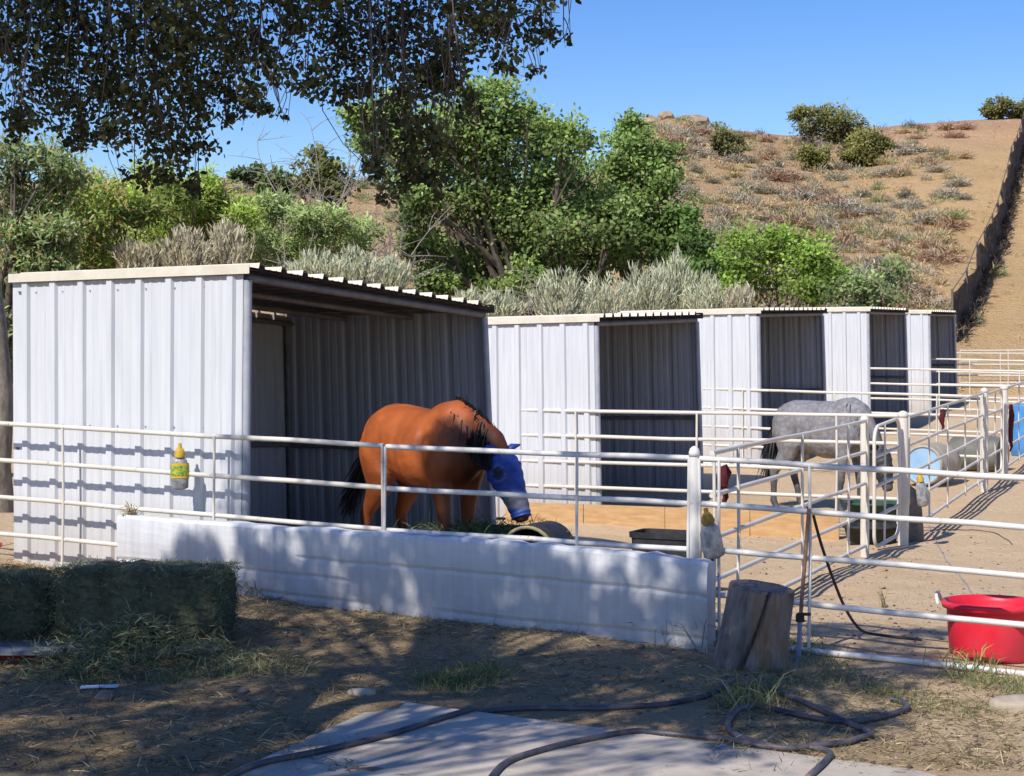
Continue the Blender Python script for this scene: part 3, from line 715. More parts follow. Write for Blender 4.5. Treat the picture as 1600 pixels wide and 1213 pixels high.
# --- grey horse
hg = V((4.05, 22.6, 0)); hg.z = g(hg.x, hg.y)
grey = thing('grey_horse', hg, 'dapple grey horse with lowered dark head behind the cream gates', 'horse', rz=math.radians(-42))
neck = [(.36, 0, 1.20), (.50, -.01, 1.19), (.64, -.03, 1.10), (.76, -.05, .97), (.85, -.07, .83)]
hp2 = [(.835, -.065, .89), (.865, -.075, .83), (.905, -.085, .745), (.955, -.10, .63), (1.0, -.11, .51), (1.03, -.115, .43), (1.045, -.12, .38), (1.05, -.12, .35)]
horse_body(neck, nr, (hp2, hr), (.05, -.10, .10, -.12), 'body', greycol, coat('grey_coat', True), grey, belly=.035)
setp(head_sleeve(hp2, hr, 1, 5, .012, lambda c: np.full((len(c), 3), .035) * np.array([1, 1, 1.1]), grey), 'dark fly mask')
strip_hair([(.45, .0, 1.50), (.58, -.02, 1.37), (.72, -.04, 1.17), (.83, -.06, .99)], 350, (.05, .05, .055), .2, .02, grey, 'mane', (.1, -.6, -.7), .25, .2)
strip_hair([(-.70, 0, 1.28), (-.74, 0, 1.12), (-.76, 0, .9)], 420, (.03, .03, .032), .5, .025, grey, 'tail', (-.15, 0, -1), .12, .1)

# ------------------------------------------------------------------ feed tubs, barrels and other yard things
def tub(loc, r0, r1, h, label, m, name='feed_tub', fill=None, n=28, squash=1.0, rz=0):
    t = thing(name, loc, label, 'tub', rz=rz)
    R = Matrix.Rotation(rz, 3, 'Z') @ Matrix.Diagonal((squash, 1, 1))
    mb = MB(); mb.lathe([(.001, .002), (r0, .0), (r1, h - .03), (r1 + .02, h - .028), (r1 + .022, h), (r1 - .012, h), (r0 - .015, .02), (.001, .02)], loc, n, R=R); mb.build('shell', m, t)
    if fill:
        mb = MB(); mb.lathe([(.001, h * .75), (r1 * .55, h * .74), (r1 - .03, h * .70)], loc, n, R=R); mb.build('contents', fill, t)
    return t
WATER = surf('dark_water', (.01, .012, .014), (.02, .022, .024), 3, .05, spec=.5)
def tray(c, sx, sy, h, rz, label):
    t = thing('feed_tray', c, label, 'tub', rz=rz); R = Matrix.Rotation(rz, 3, 'Z'); mb = MB(); rings = []
    for k, z in ((.90, 0), (1.0, h - .05), (1.06, h - .045), (1.07, h), (.97, h), (.88, .05)):
        ring = []
        for cx_, cy_, q0 in ((1, 1, 0), (-1, 1, 90), (-1, -1, 180), (1, -1, 270)):
            for d_ in (0, 30, 60, 90):
                q = math.radians(q0 + d_); ring.append(c + R @ V(((cx_ * (sx / 2 - .06) + .06 * math.cos(q)) * k, (cy_ * (sy / 2 - .06) + .06 * math.sin(q)) * k, z)))
        rings.append(ring)
    m_n = 16; mb.add([v for r in rings for v in r], [(i * m_n + j, i * m_n + (j + 1) % m_n, (i + 1) * m_n + (j + 1) % m_n, (i + 1) * m_n + j) for i in range(5) for j in range(m_n)], 0, False)
    mb.add(rings[0], [list(range(m_n))[::-1]]); mb.add(rings[-1], [list(range(m_n))]); mb.build('shell', BLACKRUB, t)
    mb = MB(); w_ = [c + R @ V((a_ * sx * .46, b_ * sy * .46, h * .62)) for a_, b_ in ((-1, -1), (1, -1), (1, 1), (-1, 1))]; mb.add(w_, [(0, 1, 2, 3)]); mb.build('contents', WATER, t); return t
tray(V((1.28, 14.3, g(1.28, 14.3))), .52, .36, .50, -.46, 'black rectangular tray tub standing behind the white wall by the corner post')
# hay feeder next to the bay horse
hf = V((-.22, 14.0, g(-.22, 14.0) + .10))
hay_t = tub(hf, .40, .50, .36, 'wide black feed tub heaped with green hay under the bay horse', BLACKRUB, squash=1.25, rz=.2)
def tuft(n, c, rad, L, W, cols, up=.5, seed=None):
    C = np.column_stack([rng.normal(0, rad[0], n) + c[0], rng.normal(0, rad[1], n) + c[1], np.abs(rng.normal(0, rad[2], n)) + c[2]])
    D = rdir(n); D[:, 2] = np.abs(D[:, 2]) * .6 + up; return C, D
n = 1100; C, D = tuft(n, (hf.x, hf.y, hf.z + .31), (.26, .22, .05), 0, 0, None, .15)
setp(blade_mesh('hay_pile', C, D, rng.uniform(.06, .15, n), .006, mixcols([(.10, .14, .05), (.16, .19, .07), (.24, .22, .10)], [4, 3, 1], n), DRY), 'heap of green hay in the black feed tub', 'hay')
# tipped barrel end, pale rim
tb = V((.21, 13.7, 0)); tb.z = g(.21, 13.7) + .14
t = thing('half_barrel', tb, 'dark half barrel with pale curved rim beside the hay tub', 'barrel', rz=-.35)
R = Matrix.Rotation(-.35, 3, 'Z') @ Matrix.Rotation(math.radians(90), 3, 'X')
mb = MB(); mb.lathe([(.001, -.30), (.20, -.30), (.22, -.28), (.23, .0), (.22, .25), (.20, .25), (.20, -.26), (.001, -.26)], tb + V((0, 0, .21)), 28, R=R); mb.build('shell', BLACKRUB, t)
mb = MB(); mb.lathe([(.205, .245), (.228, .245), (.23, .275), (.205, .275), (.205, .245)], tb + V((0, 0, .21)), 28, R=R); mb.build('rim', surf('straw_rim', (.24, .22, .11), (.34, .3, .17), 20, .8), t)

def barrel(loc, r, L, label, body, lid, rz=0, upright=False, name='plastic_barrel', roll=0):
    t = thing(name, loc, label, 'barrel', 'plastic barrels in the pens', rz=rz)
    R = Matrix.Identity(3) if upright else Matrix.Rotation(rz, 3, 'Z') @ Matrix.Rotation(math.radians(90), 3, 'X')
    c = loc + (V((0, 0, L / 2)) if upright else V((0, 0, r)))
    pr = [(.001, -L / 2), (r * .88, -L / 2), (r * .93, -L / 2 + .02), (r, -L * .3), (r * 1.02, -L * .24), (r, -L * .18), (r * 1.01, 0), (r, L * .18), (r * 1.02, L * .24), (r, L * .3), (r * .95, L / 2 - .03), (r * .95, L / 2), (r * .86, L / 2)]
    mb = MB(); mb.lathe(pr, c, 30, R=R); mb.build('shell', body, t)
    mb = MB(); mb.lathe([(r * .86, L / 2 + .001), (r * .86, L / 2 - .02), (r * .80, L / 2 - .022), (r * .4, L / 2 - .018), (.001, L / 2 - .017)], c, 30, R=R); mb.build('lid', lid, t)
    return t
def at(px, py, Y): return P(px, py, Y)
q = P(1458, 750, 25.9); bl = V((q.x, q.y, g(q.x, q.y)))
barrel(bl, .315, .80, 'cream barrel lying on its side with a pale blue round end', BARRELC, LIDBLUE, rz=-.62)
q = P(1528, 735, 28.4); barrel(V((q.x, q.y, g(q.x, q.y))), .29, .85, 'weathered grey barrel lying behind the cream one by the lane posts', GREYB, GREYB, rz=.9)
q = P(1606, 690, 31.0); barrel(V((q.x, q.y, g(q.x, q.y))), .31, .92, 'bright blue barrel standing upright behind the lane fence', BLUE, BLUE, upright=True)
q = P(1386, 800, 19.2); tub(V((q.x + .05, q.y + .9, g(q.x, q.y))), .27, .33, .36, 'dark green tub behind the narrow panel, near the grey horse head', GREENB, fill=WATER)
q = P(1390, 840, 18.6); tub(V((q.x - .12, q.y + .35, g(q.x, q.y))), .26, .30, .18, 'low black rubber pan on the ground behind the narrow panel', BLACKRUB)
q = P(1425, 800, 18.4)
t = thing('rubber_mat', V((4.55, 19.1, g(4.55, 19.1))), 'dark rubber sheet folded upright against the stout cream post', 'mat', rz=.5)
mb = MB(); mb.add([V((4.30, 18.75, .0)), V((4.50, 18.85, .0)), V((4.46, 18.85, .52)), V((4.33, 18.8, .62)), V((4.31, 18.80, .0)), V((4.51, 18.9, .0)), V((4.47, 18.9, .52)), V((4.34, 18.85, .62))], [(0, 1, 2, 3), (7, 6, 5, 4), (3, 2, 6, 7), (0, 3, 7, 4), (1, 5, 6, 2)]); mb.build('sheet', surf('grey_brown_sheet', (.10, .085, .075), (.2, .17, .15), 9, .9), t)

# red tub with rope handles
rp_ = V((3.17, 11.42, g(3.02, 11.45)))
t = thing('red_tub', rp_, 'bright red plastic muck tub with white rope handles behind the gate', 'tub')
mb = MB(); mb.lathe([(.001, .0), (.262, .0), (.272, .02), (.290, .27), (.29, .32), (.318, .325), (.325, .35), (.318, .368), (.298, .368), (.288, .325), (.26, .03), (.001, .025)], rp_, 40); shl = mb.build('shell', REDPLASTIC, t)
for a_ in (2.75, -.4):
    c = rp_ + V((math.cos(a_) * .315, math.sin(a_) * .315, .295)); s = V((-math.sin(a_), math.cos(a_), 0)); o_ = V((math.cos(a_), math.sin(a_), 0))
    pts = [c + s * (.085 * math.cos(k)) + V((0, 0, .065 * math.sin(k) + .045)) + o_ * (.02 + .02 * abs(math.sin(k))) for k in np.linspace(0, math.pi, 10)]
    mb = MB(); mb.tube(pts, .012, 8); mb.build('rope_handle', ROPEW, shl)
mb = MB(); mb.lathe([(.001, .10), (.24, .10)], rp_, 24); mb.build('contents', surf('pink_feed', (.38, .05, .10), (.5, .10, .16), 9, .5), t)

# stump
sb = onG(1168, 1043); 
t = thing('tree_stump', sb, 'weathered cracked log section standing on end in front of the gate', 'stump')
mb = MB(); NS = 140; prof = []
lean = V((.085, .02, 0)); hs = .495
def stump_r(q, k):
    r = .215 - .025 * k + .012 * math.sin(3 * q + 1) + .008 * math.sin(7 * q + 2) + (.03 * (1 - k) ** 4)
    dq = abs((q - (4.28 + .62 * k) + math.pi) % (2 * math.pi) - math.pi)
    r -= .09 * max(0, 1 - dq / .075); r += .004 * math.sin(31 * q + 3 * k) + .003 * math.sin(53 * q - 2 * k); return r
rings = []
for i in range(11):
    k = i / 10; c = sb + lean * k + V((0, 0, hs * k - .04 * (1 - k)))
    rings.append([c + V((math.cos(q) * stump_r(q, k), math.sin(q) * stump_r(q, k), (.02 * math.cos(q) * -1 + .015 * math.sin(q)) * k)) for q in [2 * math.pi * j / NS + .0001 for j in range(NS)]])
mb.add([v for r in rings for v in r], [(i * NS + j, i * NS + (j + 1) % NS, (i + 1) * NS + (j + 1) % NS, (i + 1) * NS + j) for i in range(10) for j in range(NS)], 0, True); mb.build('bark_side', STUMPSIDE, t)
mb = MB(); top = rings[-1]; cc = sum(top, V()) / NS
inner = [cc + (v - cc) * .5 + V((0, 0, .008)) for v in top]; edge = [cc + (v - cc) * .95 + V((0, 0, .012)) for v in top]
mb.add(top + edge + inner + [cc], [(j, (j + 1) % NS, NS + (j + 1) % NS, NS + j) for j in range(NS)] + [(NS + j, NS + (j + 1) % NS, 2 * NS + (j + 1) % NS, 2 * NS + j) for j in range(NS)] + [(2 * NS + j, 2 * NS + (j + 1) % NS, 3 * NS) for j in range(NS)], 0, False); mb.build('cut_top', STUMPTOP, t)

# stones
STONED = surf('brown_stone', (.2, .155, .115), (.32, .26, .20), 7, .95, .5, 20)
def stone(px, py, r, label, sq=.55):
    p = onG(px, py); bm = bmesh.new(); bmesh.ops.create_icosphere(bm, subdivisions=3, radius=r); q = random.random() * 9
    for v in bm.verts:
        v.co *= 1 + .16 * math.sin(v.co.x / r * 2.2 + q) + .10 * math.sin(v.co.y / r * 3.1 - q) + .05 * math.sin(v.co.z / r * 6 + q); v.co.z *= sq
    mb = MB(); mb.add([v.co + p + V((0, 0, r * sq * .45)) for v in bm.verts], [[v.index for v in f.verts] for f in bm.faces], 0, True); bm.free()
    return setp(mb.build('stone', STONE), label, 'stone')
stone(1583, 1112, .125, 'tan stone lying in the dirt below the red tub')
stone(165, 1092, .06, 'small brown stone in the shaded dirt below the hay bales', .5).data.materials[0] = STONED
stone(565, 1088, .075, 'small pale stone near the corner of the concrete slab', .45)
for px, py, r in ((378, 1083, .035), (742, 1035, .03), (815, 1022, .035), (1000, 1012, .03), (690, 1030, .03), (1190, 1046, .04), (880, 1055, .03), (560, 1010, .03), (468, 1060, .03), (300, 1140, .03), (220, 1170, .03), (930, 1075, .03)):
    o = stone(px, py, r, 'dark dirt clod lying on the shaded ground in front of the wall', .6); o.name = 'dirt_clod'; o['category'] = 'clod'; o['group'] = 'dirt clods on the shaded ground'
    o.data.materials.clear(); o.data.materials.append(STUMPTOP)

# hoses
def hose(pts, label, r=.017, m=None, lift=.0, z_of=None):
    q = []
    for px, py in pts:
        p = onG(px, py); q.append(p)
    # Catmull-Rom
    out = []
    for i in range(len(q) - 1):
        p0, p1, p2, p3 = q[max(i - 1, 0)], q[i], q[i + 1], q[min(i + 2, len(q) - 1)]
        for k in range(6):
            s = k / 6; out.append(.5 * ((2 * p1) + (-p0 + p2) * s + (2 * p0 - 5 * p1 + 4 * p2 - p3) * s * s + (-p0 + 3 * p1 - 3 * p2 + p3) * s ** 3))
    out.append(q[-1])
    def slabz(p):
        x, y = p.x, p.y
        return .035 if (y < 9.95 - (x + .7) * .641 and y < 9.95 + (x + .7) * 2.7) else -1
    out = [V((p.x, p.y, max(float(gfun(np.array([p.x]), np.array([p.y]))[0]), slabz(p)) + r * .8 + lift)) for p in out]
    mb = MB(); mb.tube(out, r, 10); return setp(mb.build('garden_hose', m or HOSEM), label, 'hose')
hose([(330, 1240), (400, 1204), (500, 1182), (600, 1158), (700, 1128), (760, 1113), (850, 1111), (950, 1111), (1040, 1105), (1110, 1088), (1150, 1068)], 'long black hose crossing the slab corner towards the stump')
z7 = lambda L: [(1050 + x / 2.678, 760 + y / 2.678) for x, y in L]
hose(z7([(380, 835), (430, 862), (480, 890), (600, 935), (740, 985), (815, 1012), (825, 1045), (745, 1080), (620, 1098), (460, 1105), (320, 1082), (245, 1042), (237, 1000), (280, 955), (360, 932), (430, 940), (560, 962), (700, 978), (830, 978), (930, 962), (985, 942), (965, 912), (915, 903)]), 'coiled dark hose looped on the dirt in front of the stump', .0165, lift=.006)
hose([(760, 1240), (790, 1203), (850, 1180), (920, 1163), (990, 1150), (1060, 1150), (1130, 1160), (1190, 1170), (1270, 1172), (1298, 1182), (1288, 1200), (1262, 1225)], 'dark hose curving along the lower edge of the slab', .0165)
hose([(1452, 822), (1462, 845), (1478, 875), (1505, 905), (1518, 930)], 'thin pale cable curving over the sandy lane', .006, GREYHOSE)
hose([(1470, 828), (1520, 830), (1560, 838), (1582, 850)], 'thin dark cable lying across the lane behind the gate', .006)
# hanging hose on the gate
def freetube(name, pts, r, m, parent=None):
    q = [V(p) for p in pts]; out = []
    for i in range(len(q) - 1):
        p0, p1, p2, p3 = q[max(i - 1, 0)], q[i], q[i + 1], q[min(i + 2, len(q) - 1)]
        for k in range(6):
            s = k / 6; out.append(.5 * ((2 * p1) + (-p0 + p2) * s + (2 * p0 - 5 * p1 + 4 * p2 - p3) * s * s + (-p0 + 3 * p1 - 3 * p2 + p3) * s ** 3))
    out.append(q[-1]); mb = MB(); mb.tube(out, r, 8); return mb.build(name, m, parent)
Yg = fline(1270)[1]
setp(freetube('hanging_strap', [P(1271, 806, Yg + .05), P(1283, 850, Yg + .12), P(1300, 900, Yg + .25), P(1318, 945, Yg + .35), P(1336, 975, Yg + .42), P(1352, 988, Yg + .42), P(1385, 994, Yg + .4), P(1440, 1000, Yg + .35)], .010, BLACKRUB), 'black strap hanging in a curve from the gate to the ground', 'strap')
t = thing('standpipe', V(onG(1245, 1050)), 'thin rusty pipe with black valve and grey hose end by the gate upright', 'pipe')
freetube('rod', [P(1264, 795, Yg - .04), P(1259, 860, Yg - .05), P(1254, 920, Yg - .07), P(1251, 962, Yg - .10)], .013, RUSTY, t)
mb = MB(); mb.box(P(1250, 966, Yg - .10), (.05, .04, .05)); mb.box(P(1256, 960, Yg - .12), (.09, .02, .018)); mb.build('valve', BLACKRUB, t)
freetube('hose_end', [P(1250, 970, Yg - .10), P(1249, 1000, Yg - .14), P(1247, 1025, Yg - .2), P(1241, 1045, Yg - .3), P(1236, 1053, Yg - .36)], .016, GREYHOSE, t)
# latch chain at corner
Yc = fline(1112)[1]
setp(freetube('latch_chain', [P(1098, 852, Yc - .03), P(1112, 856, Yc - .04), P(1120, 853, Yc - .03), P(1116, 862, Yc - .05), P(1112, 880, Yc - .05), P(1113, 904, Yc - .05)], .012, BLACKRUB), 'black latch chain dangling between the corner post and the gate', 'chain')

# fly traps and hanging things
def trap(px, py, Y, w, h, label, tilt=0.0, labelband=True, capm=YELLOW):
    p = P(px, py, Y); t = thing('fly_trap', V((p.x, p.y, p.z)), label, 'fly trap', 'fly traps hung along the fences')
    R = Matrix.Rotation(tilt, 3, 'Y')
    mb = MB(); mb.lathe([(.001, .0), (w * .18, .0), (w * .26, -.02), (w * .34, -.05), (w * .30, -.075)], p, 14, R=R); mb.lathe([(w * .1, .035), (w * .12, .0)], p, 8, R=R); mb.build('cap', capm, t)
    mb = MB(); prof = [(w * .26, -.07), (w * .42, -.10), (w * .5, -.14), (w * .52, -h * .7), (w * .5, -h * .95), (w * .25, -h), (.001, -h)]
    mb.lathe(prof, p, 14, R=R @ Matrix.Diagonal((1, .55, 1))); bag = mb.build('bag', TRAPBAG, t)
    if labelband:
        mb = MB(); mb.lathe([(w * .535, -.12), (w * .545, -h * .45), (w * .545, -h * .72)], p, 14, R=R @ Matrix.Diagonal((1, .58, 1))); mb.build('label_print', YELLOW, bag)
        mb = MB(); mb.lathe([(w * .55, -h * .42), (w * .556, -h * .55), (w * .556, -h * .66)], p, 14, R=R @ Matrix.Diagonal((1, .6, 1))); mb.build('label_patch', GREENLABEL, bag)
    return t
trap(281, 700, fline(281)[1] - .05, .135, .33, 'yellow labelled fly trap bag hung on the fence before the nearest shelter wall')
trap(1104, 802, fline(1100)[1] - .10, .14, .31, 'cloudy fly trap bag with yellow brown cap hung beside the corner post', -.18, False, surf('brown_yellow_cap', (.17, .11, .025), (.36, .24, .05), 30, .7))
trap(1437, 742, 18.3, .12, .34, 'slim clear fly trap with yellow cap hung beside the stout cream post', -.12, False)
def rope(px, py, Y, py2, label, sw=6):
    t = thing('lead_rope', P(px, py, Y), label, 'rope')
    a_ = P(px, py, Y); b_ = P(px, py2, Y)
    mb = MB(); mb.tube([a_, a_.lerp(b_, .3) + V((.02, 0, 0)), a_.lerp(b_, .7) + V((-.01, 0, 0)), b_], [.03, .045, .05, .04], 8); mb.build('coil', MAROON, t)
    mb = MB(); mb.tube([b_, b_ + V((.02, 0, -.08)), b_ + V((-.01, 0, -.16))], [.03, .022, .012], 8); mb.build('rope_end', MAROON, t)
    return t
rope(1579, 632, 27.3, 690, 'dark maroon lead rope hanging by the far lane post')
rope(1472, 640, 27.0, 660, 'small maroon halter hanging on the rail above the lying barrel')
rope(1130, 728, 12.9, 760, 'brown leather halter hanging on the divider gate near the corner post')

# ------------------------------------------------------------------ hay bales, pallet
def bale(c, size, rz, label):
    t = thing('hay_bale', V((c.x, c.y, c.z)), label, 'hay bale', 'hay bales stacked on the pallet', rz=rz)
    bm = bmesh.new(); bmesh.ops.create_cube(bm, size=1)
    bmesh.ops.subdivide_edges(bm, edges=bm.edges, cuts=22, use_grid_fill=True)
    for v in bm.verts:
        p = V((v.co.x * size[0], v.co.y * size[1], v.co.z * size[2])); q = v.co * 2
        rr = 1 - .10 * (abs(q.x) ** 5 * abs(q.z) ** 5 + abs(q.x) ** 5 * abs(q.y) ** 5 + abs(q.y) ** 5 * abs(q.z) ** 5)
        p *= rr; nz = .010 * math.sin(p.x * 23 + c.x * 9) + random.gauss(0, .006); p += v.normal * nz if v.normal.length else V()
        gx = min(abs(p.x - .2 * size[0]), abs(p.x + .22 * size[0])); p -= v.normal * .012 * max(0, 1 - gx / .03)
        v.co = p
    M = Matrix.Translation(c + V((0, 0, size[2] / 2))) @ Matrix.Rotation(rz, 4, 'Z')
    mb = MB(); mb.add([M @ v.co for v in bm.verts], [[v.index for v in f.verts] for f in bm.faces], 0, False); bm.free(); blk = mb.build('hay_block', HAYM, t)
    n = 7000; C = []; Nn = []
    R3 = Matrix.Rotation(rz, 3, 'Z')
    fcs = [((0, -1, 0), 2.2), ((0, 0, 1), 1.8), ((1, 0, 0), .8), ((-1, 0, 0), .8)]
    for i in range(n):
        r = random.random() * 5.6; 
        for f, w in fcs:
            r -= w
            if r <= 0: break
        u = V((random.uniform(-.5, .5), random.uniform(-.5, .5), random.uniform(-.5, .5)))
        for k in range(3):
            if f[k]: u[k] = f[k] * .5
        C.append(M @ V((u.x * size[0], u.y * size[1], u.z * size[2])) - R3 @ V(f) * .012); Nn.append(R3 @ V(f))
    C = np.array([tuple(v) for v in C]); D = rdir(n) * np.array([1, 1, .8]) + .16 * np.array([tuple(v) for v in Nn])
    o = blade_mesh('loose_stems', C, D, rng.uniform(.02, .065, n), .004, mixcols([(.10, .125, .07), (.17, .19, .11), (.32, .30, .19), (.15, .19, .13)], [4, 4, 2, 2], n, .3), DRY, t, .1)
    for k in (.2, -.22):
        x = k * size[0]; h, w_ = size[2] / 2 * .99, size[1] / 2 * .99
        mb = MB(); mb.tube([M @ V((x, -w_, -h)), M @ V((x, -w_, h)), M @ V((x, w_, h)), M @ V((x, w_, -h))], .004, 5); mb.build('twine', surf('orange_twine', (.07, .06, .035), (.12, .09, .05), 30, .9) if 'orange_twine' not in bpy.data.materials else bpy.data.materials['orange_twine'], blk)
    return t
zb = .115
bale(V((-2.47, 11.72, zb)), (1.14, .56, .485), math.radians(-3), 'dark green hay bale with the whitewashed wall right behind it')
bale(V((-3.70, 11.84, zb - .01)), (1.15, .56, .43), math.radians(6), 'dark green hay bale cut by the photo edge, above the red pallet block')
t = thing('wood_pallet', V((-3.0, 11.5, .0)), 'grey blue wooden pallet under the hay bales', 'pallet')
for k in range(6):
    mb = MB(); mb.box((-3.1, 11.27 + k * .135, .092), (2.35, .11, .02)); mb.build('deck_board', BLUEWOOD, t)
for k, x in enumerate((-4.2, -3.2, -2.0)):
    mb = MB(); mb.box((x, 11.62, .041), (.09, .78, .078)); mb.build('stringer', FRAME, t)
mb = MB(); mb.box((-3.36, 11.22, .03), (.72, .10, .11)); setp(mb.build('red_block', REDWOOD, t), 'dull red painted block under the front edge')
mb = MB(); mb.box((-3.25, 11.12, .115), (.72, .22, .018), rz=.03); setp(mb.build('front_board', BLUEWOOD, t), 'pale blue grey board lying over the front edge')

# ------------------------------------------------------------------ ground cover (stuff)
def scatter_px(n, regs):
    out = []
    tot = sum(r[4] for r in regs)
    for x0, x1, y0, y1, w in regs:
        for _ in range(int(n * w / tot)):
            p = onG(random.uniform(x0, x1), random.uniform(y0, y1)); out.append(tuple(p))
    return np.array(out)
def clump_px(lst, per, s=1.0):
    out = []
    for px, py, rx, ry in lst:
        c = onG(px, py)
        for _ in range(per):
            a_ = random.gauss(0, 1) * rx / F * c.y * .5; b_ = random.gauss(0, 1) * ry / F * c.y * c.y / 2 * .5
            out.append((c.x + a_, c.y + b_, g(c.x + a_, c.y + b_)))
    return np.array(out)
C = scatter_px(14000, [(360, 1110, 930, 1000, 5), (0, 1110, 1000, 1090, 3), (0, 560, 1080, 1212, 2.5), (1110, 1600, 1050, 1212, 4), (0, 60, 885, 900, .3)]); n = len(C)
D = rdir(n); D[:, 2] = np.abs(D[:, 2]) * .25 + .03
C[:, 2] = gfun(C[:, 0], C[:, 1]) + .004
setp(blade_mesh('straw', C, D, rng.uniform(.025, .11, n), .0045, mixcols([(.24, .18, .10), (.36, .28, .15), (.14, .13, .07), (.12, .09, .06), (.52, .43, .25)], [3, 2.5, 2, 3, 2], n), DRY, None, .05), 'scattered dry straw and stems over the shaded dirt', 'straw', kind='stuff')
C = np.vstack([clump_px([(240, 1025, 110, 25), (180, 1040, 100, 20), (330, 1045, 120, 16), (120, 1050, 100, 14), (400, 1055, 90, 12), (230, 1020, 60, 14)], 1150)]); n = len(C)
h_ = np.clip(.34 - np.abs(C[:, 0] + 2.45) * .28 - np.abs(C[:, 1] - 11.1) * .5, 0, 1); C[:, 2] += rng.uniform(0, 1, n) * h_
D = rdir(n); D[:, 2] = np.abs(D[:, 2]) * .5 + .1
setp(blade_mesh('loose_hay', C, D, rng.uniform(.04, .15, n), .005, mixcols([(.09, .13, .065), (.17, .19, .10), (.36, .31, .19), (.26, .25, .15)], [3, 3, 1.6, 2], n), DRY, None, .2), 'loose green hay and straw spilled in front of the pallet', 'hay', kind='stuff')
C = clump_px([(250, 985, 30, 10), (270, 1005, 45, 10)], 40); n = len(C); C[:, 2] += .08
D = rdir(n); D[:, 2] = np.abs(D[:, 2]) + .3
setp(blade_mesh('dry_stem_tuft', C, D, rng.uniform(.12, .32, n), .006, mixcols([(.34, .29, .18), (.26, .22, .13)], [1, 1], n), DRY, None, .2), 'tangle of pale dry stems leaning on the hay bale', 'hay tuft')
C = clump_px([(700, 1068, 70, 14), (700, 1068, 50, 10), (730, 1062, 60, 10), (250, 1062, 120, 10), (350, 1055, 90, 10), (1150, 1075, 70, 22), (1200, 1090, 80, 25), (1290, 1040, 60, 25), (1240, 1010, 50, 20), (1540, 1065, 70, 14), (1590, 1080, 60, 16), (1480, 1110, 140, 18), (1380, 1085, 60, 12), (480, 938, 110, 8), (950, 985, 110, 9), (700, 955, 130, 10), (1170, 1050, 60, 8), (1050, 985, 60, 12), (760, 1050, 40, 10), (1110, 1000, 40, 14), (1260, 1070, 90, 16), (840, 960, 160, 12), (600, 945, 180, 9)], 330); n = len(C)
D = rdir(n); D[:, 2] = np.abs(D[:, 2]) * .7 + .55
setp(blade_mesh('grass', C, D, rng.uniform(.025, .11, n), .0042, mixcols([(.11, .155, .05), (.16, .20, .08), (.24, .25, .11), (.32, .28, .15)], [3, 3, 3, 3], n), DRY, None, .25), 'short patchy green grass growing in the dirt', 'grass', kind='stuff')
def pebbles(name, C, R_, cols, mat, label, cat):
    n = len(C); v = np.array([(1, 0, 0), (0, 1, 0), (-1, 0, 0), (0, -1, 0), (0, 0, .6), (0, 0, -.6)])[None] * (R_[:, None] * (1 + .35 * rng.normal(size=(n, 6))))[:, :, None]
    a_ = rng.uniform(0, 6.28, n); ca, sa = np.cos(a_)[:, None], np.sin(a_)[:, None]
    w_ = np.stack([v[:, :, 0] * ca - v[:, :, 1] * sa, v[:, :, 0] * sa + v[:, :, 1] * ca, v[:, :, 2]], 2) + C[:, None, :]
    o = raw_mesh(name, w_.reshape(-1, 3), 6, [(0, 1, 4), (1, 2, 4), (2, 3, 4), (3, 0, 4), (1, 0, 5), (2, 1, 5), (3, 2, 5), (0, 3, 5)], cols, mat, None)
    return setp(o, label, cat, kind='stuff')
C = scatter_px(5200, [(0, 1600, 930, 1213, 5), (1120, 1600, 840, 1010, 1.3)]); n = len(C); C[:, 2] = gfun(C[:, 0], C[:, 1]) + .002
onslab = (C[:, 1] < 9.95 - (C[:, 0] + .7) * .641) & (C[:, 1] < 9.95 + (C[:, 0] + .7) * 2.7)
C = C[~onslab | (rng.random(n) < .12)]; n = len(C)
pebbles('gravel', C, .003 + .016 * rng.random(n) ** 4, mixcols([(.34, .25, .17), (.20, .145, .10), (.46, .36, .26), (.10, .075, .055)], [3, 3, 1, 2], n), DRY, 'small crumbs of dirt, pebbles and manure over the ground', 'gravel')
def weed(px, py, n, L, cols, label, name='weed', cat='weed', spread=.35, rad=.05, W=.007):
    c = onG(px, py); C = np.column_stack([rng.normal(c.x, rad, n), rng.normal(c.y, rad, n), np.full(n, c.z)])
    D = rdir(n) * spread; D[:, 2] = np.abs(D[:, 2]) + .6
    return setp(blade_mesh(name, C, D, rng.uniform(.5, 1, n) * L, W, mixcols(cols, [1] * len(cols), n), DRY, None, .3), label, cat)
weed(1165, 1105, 70, .34, [(.22, .24, .10), (.34, .32, .17)], 'tall dry green weed growing in front of the stump', spread=.9, rad=.09)
weed(1060, 1000, 60, .36, [(.10, .14, .07), (.16, .18, .10)], 'grey green weed growing against the end of the white wall', spread=.6, rad=.14)
weed(1520, 1050, 70, .30, [(.20, .26, .08), (.34, .34, .16)], 'yellow green weed growing in front of the red tub', spread=.9, rad=.12)
weed(1385, 950, 14, .26, [(.30, .24, .14), (.22, .2, .1)], 'single dry stalk rising from the lane behind the gate', spread=.3, rad=.02)
weed(400, 928, 60, .22, [(.36, .28, .15), (.28, .24, .14)], 'pale dry grass tuft at the foot of the white wall beside the bale', spread=.8, rad=.10)
c = P(205, 806, wline(205)[1] + .08); n = 60; C = rng.normal(0, .025, (n, 3)) + np.array([c.x, c.y, .765]); D = rdir(n); D[:, 2] = np.abs(D[:, 2]) + .1
setp(blade_mesh('straw_wisp', C, D, rng.uniform(.05, .12, n), .012, mixcols([(.40, .32, .20), (.30, .24, .15)], [1, 1], n), DRY, None, .2), 'tan wisp of straw sitting on the white wall end', 'straw wisp')
